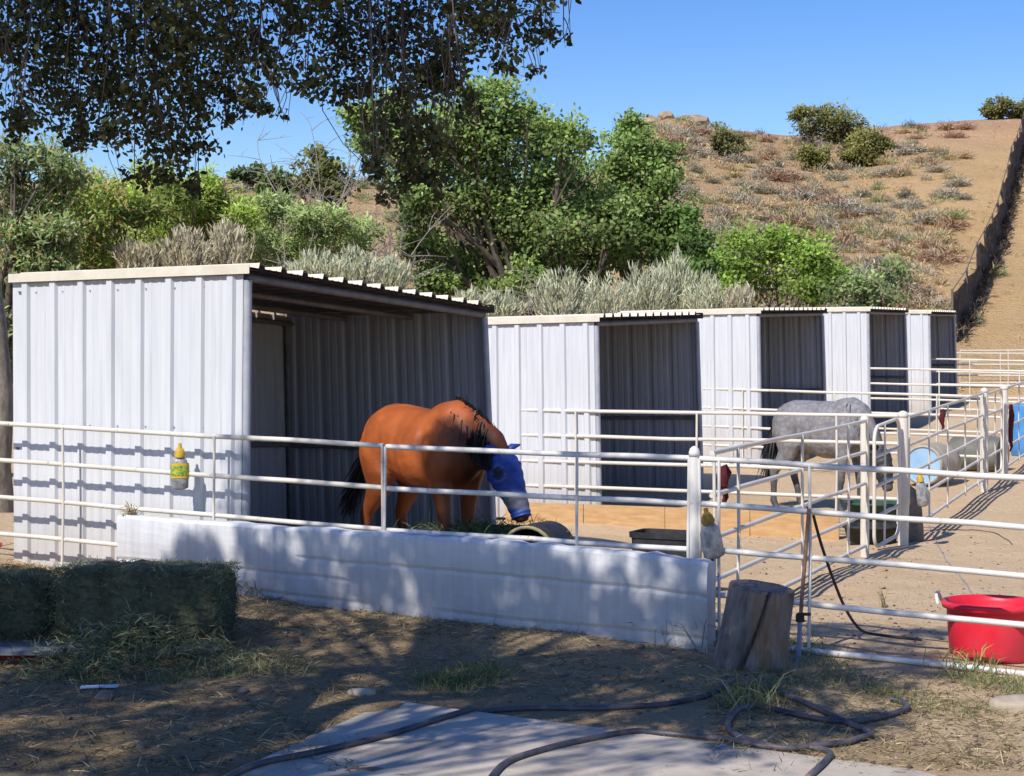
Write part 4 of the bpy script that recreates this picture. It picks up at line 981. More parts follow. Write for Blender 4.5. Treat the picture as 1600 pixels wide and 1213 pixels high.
p = onG(155, 1078); mb = MB(); mb.box(p + V((0, 0, .02)), (.22, .07, .006), rz=.2); setp(mb.build('paper_scrap', surf('white_paper', (.6, .64, .7), (.72, .75, .8), 10, .8)), 'pale scrap of paper lying on the grass below the bales', 'paper')
p = V((-4.35, 14.2, g(-4.35, 14.2))); tub(V((-4.30, 14.05, p.z)), .10, .13, .24, 'small red bucket at the corner behind the hay bales', REDPLASTIC, name='red_bucket')

# ------------------------------------------------------------------ trees and shrubs
TONE = []
def clumped(lobes, per, sub=9, tight=.34, shell=.75, flat=.9):
    """leaf positions: each lobe (center, radius) carries sub-clumps near its surface, each a small cloud of leaves"""
    C = []; O = []; TONE.clear()
    for c, r in lobes:
        d = rdir(sub); d[:, 2] = d[:, 2] * flat + .12
        cc = np.array(c) + d * r * (shell + .7 * (rng.random((sub, 1)) - .55)); k = max(1, int(per / sub))
        for q in cc:
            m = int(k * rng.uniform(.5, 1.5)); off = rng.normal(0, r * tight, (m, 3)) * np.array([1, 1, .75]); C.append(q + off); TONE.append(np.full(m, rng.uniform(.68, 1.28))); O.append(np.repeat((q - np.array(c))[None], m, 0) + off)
    return np.vstack(C), norm(np.vstack(O))
def limb(mb, p, q, r0, r1, bend=.12, n=7):
    L = (q - p).length; off = V((random.gauss(0, 1), random.gauss(0, 1), random.uniform(.2, 1))) * L * bend; pts = []
    for i in range(n):
        t_ = i / (n - 1); pts.append(p.lerp(q, t_) + off * (4 * t_ * (1 - t_)) * .5)
    mb.tube(pts, [r0 + (r1 - r0) * i / (n - 1) for i in range(n)], 7); return pts
def tree(name, label, cat, lobes_px, Y, root, per, leaf, cols, probs, group=None, trunk_r=.18, fork=.45, yj=1.2, tight=.34, sub=9, W=.62, dead=0, bark=None, up=.3):
    base = V((root[0], root[1], root[2] if len(root) > 2 else g(root[0], root[1])))
    t = thing(name, base, label, cat, group)
    lobes = []
    for px, py, r in lobes_px:
        yy = Y + random.uniform(-yj, yj); lobes.append((P(px, py, yy), r / F * yy))
    cen = sum((c for c, r in lobes), V()) / len(lobes)
    fk = base.lerp(cen, fork); fk.z = base.z + (cen.z - base.z) * fork
    mb = MB(); limb(mb, base - V((0, 0, .2)), fk, trunk_r, trunk_r * .7, .06); mb.build('trunk', bark or BARK, t)
    mb = MB()
    for c, r in lobes:
        pts = limb(mb, fk, c, trunk_r * .45, trunk_r * .08)
        for _ in range(3):
            e = c + V((random.gauss(0, 1), random.gauss(0, 1), random.gauss(.2, .8))) * r * .7
            limb(mb, pts[-3], e, trunk_r * .12, trunk_r * .03, .2, 5)
    mb.build('branches', bark or BARK, t)
    C, O = clumped(lobes, per, sub, tight); n = len(C)
    D = norm(rdir(n) * .9 + O * .5 + np.array([0, 0, -.25 + up])); N = norm(rdir(n) * .5 + O * .45 + np.array([-.42, -.62, .72]))
    L = leaf * rng.uniform(.7, 1.3, n)
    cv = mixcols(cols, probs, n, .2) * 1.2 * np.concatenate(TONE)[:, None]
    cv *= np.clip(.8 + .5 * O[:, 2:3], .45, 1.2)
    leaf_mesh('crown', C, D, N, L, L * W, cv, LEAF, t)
    return t
# big cottonwood behind the second shelter
COT = [(.17, .25, .06), (.23, .31, .09), (.29, .36, .13), (.11, .17, .05), (.32, .34, .14)]
tree('cottonwood_tree', 'tall leafy cottonwood behind the gap between the first two shelters', 'tree',
     [(745, 165, 42), (790, 180, 46), (765, 225, 62), (835, 215, 48), (880, 230, 40), (700, 262, 52), (640, 255, 50), (590, 235, 36), (820, 290, 66), (900, 285, 48), (740, 335, 58), (880, 355, 60), (800, 385, 58), (700, 410, 42), (930, 330, 44), (935, 395, 44), (655, 320, 36), (860, 425, 46), (765, 440, 44), (830, 450, 40), (910, 440, 36), (560, 190, 28), (610, 170, 34), (700, 200, 46), (660, 380, 30), (680, 440, 30), (760, 290, 50), (790, 340, 50), (720, 220, 40), (850, 290, 40), (840, 400, 44), (960, 360, 36)],
     37.5, (1.0, 37.5), 1750, .10, COT, [4, 4, 2, 3, 1], trunk_r=.26, fork=.3, yj=1.6, sub=14, tight=.3)
tree('cottonwood_tree', 'rounder cottonwood standing against the sandy hill behind the sagebrush', 'tree',
     [(978, 215, 30), (985, 240, 36), (1030, 245, 30), (1015, 285, 42), (960, 275, 36), (1000, 335, 40), (970, 385, 44), (1045, 290, 22), (1025, 370, 30), (950, 330, 34)],
     40, (3.0, 40), 1700, .10, COT, [4, 3, 1, 4, .5], trunk_r=.2, yj=1.0, sub=13, tight=.3)
tree('leafy_shrub', 'dark green leafy shrub between the cottonwood and the bright green bush', 'shrub',
     [(1060, 340, 28), (1085, 375, 28), (1050, 395, 32), (1095, 415, 24), (1070, 440, 30)], 38.5, (4.0, 38.5), 800, .11, [(.09, .16, .035), (.14, .22, .06)], [2, 2], trunk_r=.08)
tree('leafy_bush', 'bright green rounded bush above the roof of the third shelter', 'bush',
     [(1125, 415, 28), (1150, 400, 34), (1195, 385, 34), (1235, 380, 32), (1275, 400, 32), (1295, 435, 26), (1160, 445, 38), (1215, 435, 42), (1260, 445, 38), (1130, 460, 28)], 50, (7.6, 50), 1050, .12, [(.21, .31, .05), (.27, .37, .075), (.15, .24, .04)], [3, 3, 2], trunk_r=.1, fork=.2, yj=1.3, sub=14)
tree('leafy_bush', 'pale green loose shrub beyond the fourth shelter on the hill foot', 'bush',
     [(1325, 455, 28), (1360, 445, 30), (1395, 425, 24), (1380, 465, 30), (1340, 480, 26)], 46, (9.5, 47), 330, .12, [(.20, .27, .10), (.16, .23, .08), (.26, .30, .15)], [3, 2, 2], trunk_r=.07, fork=.2)
WIL = [(.28, .36, .075), (.35, .42, .11), (.20, .27, .06), (.40, .32, .13), (.37, .41, .18)]
tree('willow_tree', 'sparse feathery tree with grey trunk at the edge beside the nearest shelter', 'tree',
     [(25, 250, 40), (75, 265, 36), (110, 285, 30), (5, 320, 50), (60, 330, 44), (20, 400, 50), (-30, 360, 60), (10, 480, 40), (-20, 540, 50), (60, 425, 40), (100, 445, 34), (45, 380, 40), (90, 370, 36), (5, 430, 40)], 25, (-7.48, 24.5), 1100, .11, [(.28, .36, .17), (.21, .28, .10), (.36, .36, .22), (.33, .23, .12)], [3, 3, 1, 1], trunk_r=.15, W=.3, yj=.8, fork=.3)
tree('willow_shrub', 'green and russet willow shrub behind the back corner of the nearest shelter', 'shrub',
     [(110, 300, 34), (150, 295, 34), (100, 350, 42), (140, 330, 42), (170, 365, 40), (85, 400, 44), (130, 410, 40), (180, 410, 36), (205, 330, 34), (60, 370, 36)], 28, (-7.2, 28), 950, .12, [WIL[0], WIL[1], WIL[2], WIL[3], (.30, .17, .06)], [3, 2, 3, 1.5, .8], trunk_r=.09, W=.28, fork=.2, yj=1.2)
tree('willow_shrub', 'bright yellow green willow shrub below the hanging oak leaves', 'shrub',
     [(225, 295, 30), (270, 298, 30), (320, 296, 28), (235, 325, 40), (280, 335, 40), (320, 320, 40), (350, 335, 36), (250, 370, 42), (300, 375, 40), (350, 370, 36), (375, 345, 28), (220, 395, 34)], 31, (-6.0, 31), 950, .125, [WIL[1], WIL[0], (.26, .33, .06), WIL[2]], [3, 2, 3, 1], trunk_r=.09, W=.26, fork=.2, yj=1.2)
tree('willow_shrub', 'soft pale green willow shrub in front of the distant hill gap', 'shrub',
     [(395, 335, 26), (425, 325, 24), (470, 345, 26), (520, 350, 26), (560, 375, 28), (400, 375, 32), (435, 355, 34), (440, 395, 36), (480, 375, 32), (515, 380, 30), (470, 410, 32), (400, 410, 32), (540, 400, 28)], 33, (-4.2, 33), 800, .12, [(.28, .35, .14), (.34, .40, .17), (.22, .29, .10)], [2, 2, 1], trunk_r=.08, W=.28, fork=.2, yj=1.2)
tree('leafy_shrub', 'dark olive shrub on the left hill crest behind the bare branches', 'shrub',
     [(490, 262, 24), (505, 280, 28), (530, 275, 24), (520, 300, 26), (480, 290, 16)], 62, (-6.7, 62, hz(-6.7, 62)), 420, .2, [(.14, .155, .04), (.10, .12, .035), (.19, .18, .07)], [2, 2, 1], trunk_r=.1, fork=.3, yj=.8)
tree('leafy_shrub', 'small green shrub in the middle of the left hill gap', 'shrub',
     [(425, 285, 18), (440, 280, 16), (415, 300, 14), (445, 300, 14)], 66, (-9.0, 66, hz(-9, 66)), 260, .2, [(.15, .20, .06), (.11, .15, .05)], [2, 2], trunk_r=.08, fork=.3, yj=.5)
tree('leafy_shrub', 'round dull green shrub on the skyline of the left hill gap', 'shrub',
     [(385, 272, 13), (400, 272, 12), (370, 276, 9)], 98, (-15, 98, hz(-15, 98)), 260, .3, [(.12, .16, .08), (.10, .13, .06)], [2, 2], trunk_r=.1, fork=.3, yj=.5)
# crest bushes on the right hill
OLV = [(.23, .23, .07), (.17, .18, .06), (.30, .26, .11), (.20, .16, .09)]
def crest_bush(label, lob, px, py, n=330, cols=OLV, leaf=.17):
    p = hill_at(px, py); tree('hill_shrub', label, 'shrub', lob, p.y, (p.x, p.y, p.z), n * 2.6, leaf, cols, [3, 3, 1, 1][:len(cols)], trunk_r=.10, fork=.25, yj=.7, tight=.3, W=.5)
crest_bush('largest olive bush standing on the right hill skyline', [(1262, 195, 22), (1285, 180, 22), (1310, 188, 24), (1335, 195, 20), (1280, 208, 26), (1320, 210, 20), (1250, 178, 14)], 1292, 226)
crest_bush('rounded yellow green bush just below the largest skyline bush', [(1335, 225, 20), (1360, 218, 20), (1350, 240, 22), (1375, 235, 16), (1328, 245, 12)], 1350, 258, cols=[(.22, .21, .06), (.17, .17, .05), (.26, .23, .09)])
crest_bush('low yellow green bush under the largest skyline bush', [(1265, 245, 14), (1285, 242, 14), (1275, 255, 12)], 1275, 266, 260, cols=[(.22, .21, .06), (.17, .17, .05), (.26, .23, .09)])
crest_bush('soft green bush beside the rocky knob of the hill', [(1125, 212, 15), (1145, 215, 16), (1140, 235, 14), (1120, 232, 10)], 1135, 244, 260, cols=[(.20, .20, .08), (.16, .165, .06), (.25, .23, .11)])
crest_bush('olive bush on the skyline above the top of the mesh fence', [(1545, 172, 12), (1570, 165, 15), (1600, 166, 16), (1585, 178, 12), (1625, 170, 16), (1555, 180, 9)], 1575, 186, 330)
q = P(-3, 700, 20.0)
tt_ = thing('old_tree', V((q.x, q.y, g(q.x, q.y))), 'thick grey brown tree trunk at the very edge beside the nearest shelter', 'tree')
mb = MB(); b0_ = V((q.x, q.y, g(q.x, q.y) - .2)); mb.tube([b0_, b0_ + V((-.02, 0, .7)), b0_ + V((.03, 0, 1.5)), b0_ + V((-.05, 0, 2.4)), b0_ + V((-.2, .1, 3.4))], [.21, .165, .15, .14, .11], 14); mb.build('trunk', surf('grey_bark', (.16, .135, .105), (.32, .28, .22), 12, .95, .7, stretch=(1, 1, .4)), tt_)
# sagebrush
def sage(label, px, pyb, wpx, hpx, Y, n=650, cols=None, name='sagebrush', cat='sagebrush', group='grey sagebrush behind the shelters'):
    s = Y / F; zt = CAMZ + (HY - (pyb - hpx)) * s; x0 = (px - CX) * s; zb_ = CAMZ + (HY - pyb - 14) * s; w = wpx * s; h = zt - zb_
    base = V((x0, Y, zb_)); t = thing(name, V((x0, Y, g(x0, Y) if zb_ < 2.3 else zb_)), label, cat, group)
    ns = 26; C = []; D = []
    mb = MB()
    for i in range(ns):
        a_ = random.uniform(0, 2 * math.pi); rr = random.random() ** .6
        e = V((math.cos(a_) * rr * w * .52, math.sin(a_) * rr * w * .4, h * (1 - .45 * rr * rr) * random.uniform(.78, 1.05))); b_ = V((e.x * .3, e.y * .3, -.1))
        mb.tube([base + b_, base + b_.lerp(e, .5) + V((0, 0, .05 * h)), base + e * .96], [.022, .012, .005], 5)
        dv = (e - b_).normalized()
        for k in range(int(n / ns)):
            q = random.random() ** .7; p = base + b_.lerp(e, .15 + .85 * q); C.append((p.x + random.gauss(0, .05 * w), p.y + random.gauss(0, .05 * w), p.z + random.gauss(0, .04 * h)))
            D.append(tuple(dv + V((random.gauss(0, .33), random.gauss(0, .33), random.gauss(.25, .25)))))
    st = V((x0, Y, g(x0, Y)))
    if base.z > st.z + .1 and zb_ < 2.3:
        for k in range(4): mb.tube([st + V((random.gauss(0, .08), 0, -.1)), base + V((random.gauss(0, .15 * w), 0, .05))], [.04, .025], 5)
    mb.build('stems', DEADWOOD, t)
    n2 = len(C); cols = cols or [(.56, .57, .41), (.66, .66, .50), (.44, .45, .31), (.60, .56, .41)]
    blade_mesh('crown', np.array(C), np.array(D), rng.uniform(.10, .28, n2) * max(.8, h / 1.2) * .8, .020, mixcols(cols, [3, 2, 2, 1], n2, .12), SAGE, t, .12)
    return t
sages = [(215, 422, 75, 45, 27, 'short grey sagebrush nearest the russet willow'), (290, 420, 85, 62, 27.5, 'grey sagebrush with brownish plumes above the nearest shelter roof'), (355, 420, 80, 72, 28, 'tall grey sagebrush above the front corner of the nearest roof'),
         (495, 440, 80, 45, 26, 'pale sagebrush above the open side of the nearest roof'), (560, 446, 90, 58, 27, 'pale bushy sagebrush in front of the dead branches'), (612, 455, 60, 55, 28, 'pale sagebrush beside the bare dirt bank'),
         (735, 492, 60, 42, 30, 'small sagebrush under the leaning cottonwood trunk'), (780, 495, 80, 40, 31, 'low spiky sagebrush at the foot of the cottonwood'),
         (875, 500, 100, 78, 33, 'silvery sagebrush above the dark opening of the second shelter'), (945, 498, 100, 68, 34, 'broad silvery sagebrush in the middle of the sagebrush bank'), (1010, 495, 90, 82, 35, 'tall silvery sagebrush above the second shelter end'), (1050, 495, 80, 102, 36, 'tallest silvery sagebrush in front of the dark green shrub'),
         (1105, 492, 80, 58, 35, 'rounded silvery sagebrush above the third shelter wall'), (1155, 492, 55, 50, 36, 'tan tipped sagebrush before the bright green bush')]
for px, pyb, w, h, Y, lab in sages:
    tan = lab.find('brown') >= 0 or lab.find('tan') >= 0 or 'tall grey' in lab or 'short grey' in lab
    sage(lab, px, pyb, w, h, Y, 1900, [(.58, .52, .39), (.66, .60, .47), (.46, .42, .30), (.54, .46, .34)] if tan else None)
# dead branches
def dead(label, px, pyb, pyt, Y, spread, n=22, name='dead_tree', zoff=None):
    b_ = P(px, pyb, Y); st = V((b_.x, b_.y, zoff if zoff is not None else g(b_.x, b_.y)))
    t = thing(name, st, label, 'dead tree'); top = P(px + random.uniform(-10, 10), pyt + 30, Y)
    mb = MB(); mid = st.lerp(b_, .8); limb(mb, st - V((0, 0, .1)), mid, .07, .045, .08); mb.build('trunk', DEADWOOD, t)
    mb = MB(); H = top.z - mid.z
    for i in range(n):
        e = mid + V((random.gauss(0, .55) * spread * 1.5, random.gauss(0, .4) * spread, H * random.uniform(.45, 1.05))); sp_ = limb(mb, mid, e, .022, .006, .16, 9)
        for _ in range(6):
            s0 = sp_[random.randint(3, 8)]; q_ = limb(mb, s0, s0 + V((random.gauss(0, .8), random.gauss(0, .5), random.uniform(-.1, 1.0))) * spread * .55, .010, .004, .2, 6)
            limb(mb, q_[3], q_[3] + V((random.gauss(0, .8), random.gauss(0, .5), random.uniform(-.3, .8))) * spread * .3, .006, .003, .2, 4)
    mb.build('branches', DEADWOOD, t); return t
dead('bare grey tree reaching up between the two masses of oak leaves', 500, 330, 165, 45, 1.0, 16)
dead('grey dead bush of crooked twigs beside the leaning cottonwood', 605, 440, 290, 34, .8, 14)
dead('thin dead sapling standing above the nearest shelter roof', 440, 430, 325, 30, .3, 6)
dead('tangle of pale dead twigs under the cottonwood crown', 850, 480, 400, 34.5, .6, 14)
# hillside scrub: individual low shrubs, few meshes shared
def scrub_proto(kind):
    n = 420; C = []; D = []
    d = rdir(n); d[:, 2] = np.abs(d[:, 2]); C = d * rng.uniform(.1, 1.0, (n, 1)) * np.array([.62, .62, .5]) * (1 + .2 * np.sin(np.arctan2(d[:, 1], d[:, 0]) * 3))[:, None]; D = d * .7 + np.array([0, 0, .6]) + rdir(n) * .8
    cols = {'grey': [(.42, .37, .30), (.50, .45, .37), (.31, .27, .22)], 'red': [(.44, .28, .20), (.50, .34, .23), (.33, .21, .15)], 'tan': [(.60, .47, .27), (.66, .53, .32), (.46, .36, .22)], 'green': [(.36, .38, .18), (.44, .45, .23), (.27, .29, .13)], 'dark': [(.25, .24, .17), (.32, .30, .22), (.19, .18, .14)]}[kind]
    dd = rdir(60); dd[:, 2] = np.abs(dd[:, 2]) * .15; C = np.vstack([C, -dd * .5 + np.array([0, 0, .12]) * rng.uniform(.3, 2.2, (60, 1))]); D = np.vstack([D, dd])
    L_ = np.concatenate([rng.uniform(.10, .26, n), np.full(60, 1.0)]); n = len(C)
    o = blade_mesh('hill_scrub', C, D, L_, .030, mixcols(cols, [3, 2, 2], n, .15), SAGE, None, .2)
    return o
KL = {'grey': 'low grey dry shrub among many on the sandy hillside', 'red': 'low russet dry shrub among many on the sandy hillside', 'tan': 'low straw coloured shrub among many on the sandy hillside', 'green': 'low dull green shrub among many on the sandy hillside', 'dark': 'low dark shrub among many on the sandy hillside'}
protos = {}
spots = []
hr_ = random.Random(5)
tries = 0
while len(spots) < 262 and tries < 6000:
    tries += 1
    px = hr_.uniform(1000, 1520); ry = float(np.interp(px, RID[:, 0], RID[:, 1])); py = hr_.uniform(ry + 3, 505)
    if px > 1400 and hr_.random() < (px - 1400) / 130 * (.6 if py < 260 else 1.0): continue
    if all((px - a_) ** 2 + ((py - b_) * 1.7) ** 2 > 13 ** 2 for a_, b_ in spots): spots.append((px, py))
for _ in range(26): spots.append((hr_.uniform(330, 640), hr_.uniform(285, 350)))
spots += [(1425, 420), (1450, 350), (1425, 465), (1512, 505), (1470, 520), (1550, 430), (1480, 250)]
for px, py in spots:
    p = hill_at(px, py)
    w = {'grey': 4, 'red': 2.2, 'tan': 2.4, 'green': 2.2, 'dark': 2}
    if py < float(np.interp(px, RID[:, 0], RID[:, 1])) + 30 and px > 1150: w['red'] = 8
    k = hr_.choices(list(w), list(w.values()))[0]
    if k not in protos: protos[k] = scrub_proto(k); o = protos[k]
    else: o = protos[k].copy(); COL.objects.link(o)
    s = hr_.uniform(.55, 1.25) * (1.25 if k in ('red', 'grey') else .95)
    o.location = (p.x, p.y, p.z - .05 * s); o.rotation_euler = (0, 0, hr_.uniform(0, 6.28)); o.scale = (s * hr_.uniform(1, 1.5), s, s * hr_.uniform(.75, 1.05))
    setp(o, KL[k], 'shrub', 'low dry shrubs scattered over the hillside')

C = []; D = []
for _ in range(760):
    left = hr_.random() < .22; px = hr_.uniform(250, 760) if left else hr_.uniform(1010, 1480); ry = float(np.interp(px, RID[:, 0], RID[:, 1])); py = hr_.uniform(ry + 2, 380 if left else 500)
    p = hill_at(px, py); r = hr_.uniform(.25, .75) * (1.2 if left else .8); m_n = 70; d = rdir(m_n); d[:, 2] = abs(d[:, 2])
    C.append(np.array(p)[None] + d * rng.uniform(.2, 1, (m_n, 1)) * r * np.array([1, 1, .7])); D.append(d + np.array([0, 0, .5]) + rdir(m_n) * .6)
C = np.vstack(C); D = np.vstack(D); n = len(C)
tone = np.repeat(mixcols([(.48, .42, .32), (.40, .40, .22), (.46, .32, .22), (.35, .32, .23), (.58, .47, .29)], [3, 2, 2.6, 2, 2], 760, .1), 70, 0)
setp(blade_mesh('distant_scrub', C, D, rng.uniform(.12, .30, n), .035, tone * rng.uniform(.75, 1.2, (n, 1)), SAGE, None, .2), 'thin distant brush covering the hill slopes', 'brush', kind='stuff')
n = 26000; px_ = rng.uniform(960, 1640, n); t_ = rng.uniform(0.02, .99, n) ** .8
yy = HY0 + (HYR - HY0) * t_; xx = (px_ - CX) / F * yy
keep = (sn(xx, yy, .35) + .5 * sn(xx, yy, 1.1) + rng.normal(0, .45, n) + np.where(px_ > 1430, -.75, .25)) > 0
xx, yy = xx[keep], yy[keep]; C = np.column_stack([xx, yy, hillz(xx, yy) - .03]); n = len(C); D = rdir(n); D[:, 2] = np.abs(D[:, 2]) + .35
setp(blade_mesh('dry_grass', C, D, rng.uniform(.10, .34, n), .035, mixcols([(.56, .42, .22), (.48, .35, .19), (.40, .29, .18), (.34, .27, .21)], [4, 3, 2, 1.5], n), SAGE, None, .3), 'thin dry golden grass over the hillside', 'grass', kind='stuff')

# mesh fence climbing the hill
bot = [(1492, 536), (1508, 508), (1522, 485), (1537, 440), (1555, 398), (1570, 345), (1581, 303), (1595, 250), (1604, 215), (1612, 192)]
pts = [hill_at(px, py) for px, py in bot]
m, nt, b, o = newmat('torn_shade_mesh')
tc = nd(nt, 'ShaderNodeTexCoord'); n1 = nd(nt, 'ShaderNodeTexNoise', i_Scale=1.3, i_Detail=8.0, i_Roughness=.75); nt.links.new(tc.outputs['Object'], n1.inputs['Vector'])
r = ramp(nt, [(.3, (.025, .021, .02)), (.7, (.065, .053, .047))]); nt.links.new(n1.outputs[0], r.inputs[0]); nt.links.new(r.outputs[0], b.inputs['Base Color']); b.inputs['Roughness'].default_value = .9
n2 = nd(nt, 'ShaderNodeTexNoise', i_Scale=6.0, i_Detail=6.0, i_Roughness=.8); nt.links.new(tc.outputs['Object'], n2.inputs['Vector'])
r2 = ramp(nt, [(.56, 1.0), (.68, .35)]); nt.links.new(n2.outputs[0], r2.inputs[0]); nt.links.new(r2.outputs[0], b.inputs['Alpha'])
SHADE = m
t = thing('mesh_fence', pts[0], 'long dark torn mesh fence climbing the sandy hill beside the last shelter', 'fence')
mb = MB(); NF = 70; R0 = []
lens = [0]
for i in range(len(pts) - 1): lens.append(lens[-1] + (pts[i + 1] - pts[i]).length)
fp = []
for i in range(NF + 1):
    L_ = lens[-1] * i / NF; k = max(j for j in range(len(pts) - 1) if lens[j] <= L_ + 1e-6); q = (L_ - lens[k]) / (lens[k + 1] - lens[k]); p = pts[k].lerp(pts[k + 1], q); p.z = hz(p.x, p.y); fp.append(p)
for i, p in enumerate(fp):
    h = 1.55 + .16 * math.sin(i * .9) + random.uniform(-.16, .12)
    R0.append([p + V((random.gauss(0, .05) + .10 * math.sin(i * 1.3 + j), 0, -.15 + (h + .15) * j / 5)) for j in range(6)])
mb.add([v for r_ in R0 for v in r_], [(i * 6 + j, (i + 1) * 6 + j, (i + 1) * 6 + j + 1, i * 6 + j + 1) for i in range(NF) for j in range(5)]); mb.build('mesh_screen', SHADE, t)
for i in range(0, NF + 1, 5):
    mb = MB(); mb.tube([fp[i] + V((-.08, 0, -.3)), fp[i] + V((-.08, 0, 1.7))], .04, 6); mb.build('post', MESHBROWN, t)
mb = MB(); mb.tube([p + V((-.1, 0, 1.62)) for p in fp[::5]], .02, 5); mb.build('top_wire', MESHBROWN, t)
# dead brush caught along the foot of the mesh
n = 2600; idx = rng.integers(0, NF + 1, n); base = np.array([tuple(p) for p in fp])[idx] + np.column_stack([rng.uniform(-.1, .35, n), rng.normal(0, .3, n), rng.uniform(0, .45, n)])
base[:, 2] = hillz(base[:, 0], base[:, 1]) + rng.uniform(0, .4, n)
D = rdir(n); D[:, 2] = np.abs(D[:, 2])
setp(blade_mesh('dead_brush', base, D, rng.uniform(.15, .5, n), .04, mixcols([(.07, .055, .045), (.12, .09, .07), (.16, .12, .09)], [3, 2, 1], n), SAGE), 'dark dead brush caught along the foot of the mesh fence', 'brush', kind='stuff')

# ------------------------------------------------------------------ oak overhead
OB = V((-6.3, 2.2, 0)); OB.z = g(OB.x, OB.y)
oak = thing('oak_tree', OB, 'dark overhanging oak whose leafy boughs hang across the top of the view', 'tree')
vis = [(40, 50, 90), (140, 70, 100), (240, 60, 100), (340, 60, 90), (400, 90, 60), (80, 140, 80), (180, 160, 75), (270, 150, 80), (340, 150, 60), (230, 220, 55), (290, 215, 50), (265, 275, 42), (310, 292, 26), (395, 150, 34), (370, 185, 24), (210, 280, 24), (150, 215, 40), (30, 190, 36), (120, 210, 36),
       (500, 50, 70), (570, 70, 80), (650, 60, 85), (730, 40, 70), (800, 40, 60), (850, 55, 34), (540, 130, 52), (600, 160, 60), (660, 140, 65), (700, 110, 55), (625, 220, 52), (665, 215, 46), (640, 275, 40), (680, 280, 34), (585, 260, 28), (780, 100, 30), (835, 112, 18), (880, 62, 14), (480, 120, 40), (440, 180, 14), (600, 300, 22), (730, 180, 30), (450, 30, 50),
       (20, -40, 110), (160, -60, 120), (320, -60, 120), (480, -50, 110), (640, -60, 120), (800, -50, 90), (-80, 60, 110), (-60, 180, 70)]
Yv = {}
lob = []
for px, py, r in vis:
    Y = random.uniform(6.4, 8.2); lob.append((P(px, py, Y), r / F * Y))
C1 = []; O1 = []
for c, r in lob:
    area = (r * F / c.y) ** 2 * math.pi; a_, b_ = clumped([(c, r)], area / 22, max(6, int(area / 460)), .19, .70); C1.append(a_); O1.append(b_)
C1 = np.vstack(C1); O1 = np.vstack(O1); n1_ = len(C1)
L1 = .027 * rng.uniform(.7, 1.35, n1_)
# shade-casting mass of the crown, outside the frame
tg = []
def ground_targets(n, x0, x1, y0, y1):
    for _ in range(n): tg.append((onG(random.uniform(x0, x1), random.uniform(y0, y1)), random.uniform(8.5, 13), .235))
ground_targets(190, -150, 1080, 935, 1085)
ground_targets(150, -150, 480, 1060, 1213)
ground_targets(64, 1080, 1480, 985, 1080)
ground_targets(22, 1080, 1330, 1085, 1160)
ground_targets(15, 420, 1250, 1090, 1213)
for _ in range(112):
    px = random.uniform(255, 1118); x, y = wline(px); tg.append((V((x, y, random.uniform(.15, .72))), random.uniform(8.0, 9.5), .13))
for _ in range(40):
    px = random.uniform(330, 1240); x, y = fline(px); tg.append((V((x, y, random.uniform(.75, 1.35))), random.uniform(8.5, 12), .20))
for _ in range(80): tg.append((bay.location + Matrix.Rotation(BR, 3, 'Z') @ V((random.uniform(.38, 1.0), random.uniform(-.15, .2), random.uniform(.45, .98))), random.uniform(9, 10.5), .16))
for _ in range(46):
    c, r = random.choice(lob[:42]); tg.append((c, random.uniform(3.2, 6), .5))
for _ in range(60):   # bales
    tg.append((V((random.uniform(-4.4, -1.7), 11.5, random.uniform(.1, .6))), random.uniform(8, 12), .32))
hid = [(p - SDIR * d_, r) for p, d_, r in tg]
def inframe(p):
    if p.y < .8: return False
    return abs(p.x / p.y) < .315 and -.26 < (p.z - CAMZ) / p.y < .225
hid = [(p, r) for p, r in hid if not inframe(p) and p.z > 2.0]
C2, O2 = clumped(hid, 46, 6, .34, .55); n2_ = len(C2)
L2 = .082 * rng.uniform(.7, 1.3, n2_)
C = np.vstack([C1, C2]); O = np.vstack([O1, O2]); n = len(C); L = np.concatenate([L1, L2])
D = norm(rdir(n) + np.array([0, 0, -.35])); N = rdir(n)
leaf_mesh('crown', C, D, N, L, L * .62, mixcols([(.068, .078, .034), (.095, .102, .042), (.045, .05, .025), (.115, .095, .048)], [4, 3, 3, 1], n), OAKLEAF, oak)
mb = MB(); fk = OB + V((.5, .4, 2.9)); limb(mb, OB - V((0, 0, .2)), fk, .34, .26, .05, 9); mb.build('trunk', BARK, oak)
mb = MB()
big = [V((-4.4, 3.2, 5.0)), V((-5.2, 1.0, 5.6)), V((-7.6, 3.5, 5.5)), V((-3.6, 5.0, 4.4)), V((-6.2, 5.2, 5.2)), V((-8.6, 0.4, 5.4)), V((-3.2, 6.6, 4.4))]
ends = []
for e in big: ends.append(limb(mb, fk, e, .16, .06, .1, 9))
allp = [p for e in ends for p in e[3:]]
bough = []
for px0, py0, Y0, px1, py1, Y1 in ((-420, -260, 6.6, 980, -190, 7.6), (-420, -160, 7.4, 700, -150, 8.2)):
    a_, b_ = P(px0, py0, Y0), P(px1, py1, Y1); bough.append(limb(mb, a_, b_, .085, .02, .03, 40)); limb(mb, ends[3][6], a_, .09, .085, .1, 7)
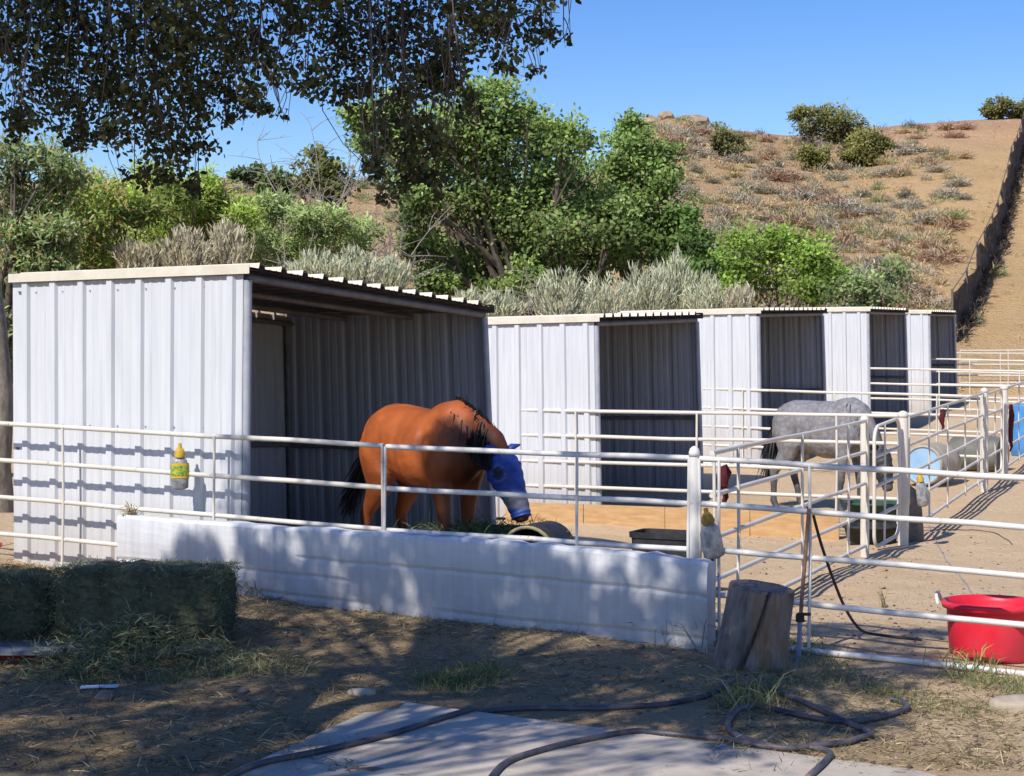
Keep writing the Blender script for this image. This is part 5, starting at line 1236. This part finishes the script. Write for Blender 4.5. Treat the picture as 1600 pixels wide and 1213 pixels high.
for c, r in lob:
    up_ = [p for e in bough for p in e if p.z > c.z + .05] or bough[0]
    s_ = min(up_, key=lambda p: ((p - c).x * 1.4) ** 2 + (p - c).y ** 2 + .3 * (p - c).z ** 2)
    pt = limb(mb, s_, c + V((0, 0, r * .2)), .006, .002, .07, 9)
    for _ in range(5):
        limb(mb, pt[random.randint(4, 8)], c + V((random.gauss(0, 1), random.gauss(0, .6), random.gauss(-.2, .5))) * r * .6, .003, .0012, .3, 6)
for c, r in hid[::3]:
    s = min(allp, key=lambda p: (p - c).length); limb(mb, s, c, .022, .008, .08, 6)
mb.build('branches', BARK, oak)

# ------------------------------------------------------------------ light, sky, camera
w = bpy.data.worlds.new('World'); scene.world = w; w.use_nodes = True; nt = w.node_tree; nt.nodes.clear()
sky = nt.nodes.new('ShaderNodeTexSky'); sky.sky_type = 'NISHITA'; sky.sun_disc = False; sky.sun_elevation = SUN_EL
sky.sun_rotation = math.pi + SUN_AZ
sky.air_density = 1.0; sky.dust_density = .4; sky.ozone_density = 2.2; sky.altitude = 500
bg = nt.nodes.new('ShaderNodeBackground'); bg.inputs[1].default_value = .15; ow = nt.nodes.new('ShaderNodeOutputWorld')
hs = nt.nodes.new('ShaderNodeHueSaturation'); hs.inputs['Saturation'].default_value = 1.38; hs.inputs['Hue'].default_value = .517; nt.links.new(sky.outputs[0], hs.inputs['Color'])
nt.links.new(hs.outputs[0], bg.inputs[0]); nt.links.new(bg.outputs[0], ow.inputs[0])
sl = bpy.data.lights.new('sun', 'SUN'); sl.energy = 5.0; sl.angle = math.radians(.53); sl.color = (1.0, .95, .87)
so = bpy.data.objects.new('sun', sl); COL.objects.link(so); so.rotation_euler = SDIR.to_track_quat('-Z', 'Y').to_euler(); so.location = (-20, -20, 30)
cam = bpy.data.cameras.new('camera'); cam.lens = F / 1600 * 36; cam.sensor_width = 36; cam.sensor_fit = 'HORIZONTAL'; cam.shift_y = -(606.5 - HY) / 1600
cam.clip_end = 2000; cam.clip_start = .05
co_ = bpy.data.objects.new('camera', cam); COL.objects.link(co_); co_.location = (0, 0, CAMZ); co_.rotation_euler = (math.pi / 2, 0, 0); scene.camera = co_
scene.render.engine = 'CYCLES'; scene.cycles.max_bounces = 6; scene.cycles.transparent_max_bounces = 8; scene.cycles.use_denoising = True
scene.view_settings.view_transform = 'Standard'; scene.view_settings.look = 'None'; scene.view_settings.exposure = 0; scene.view_settings.gamma = 1
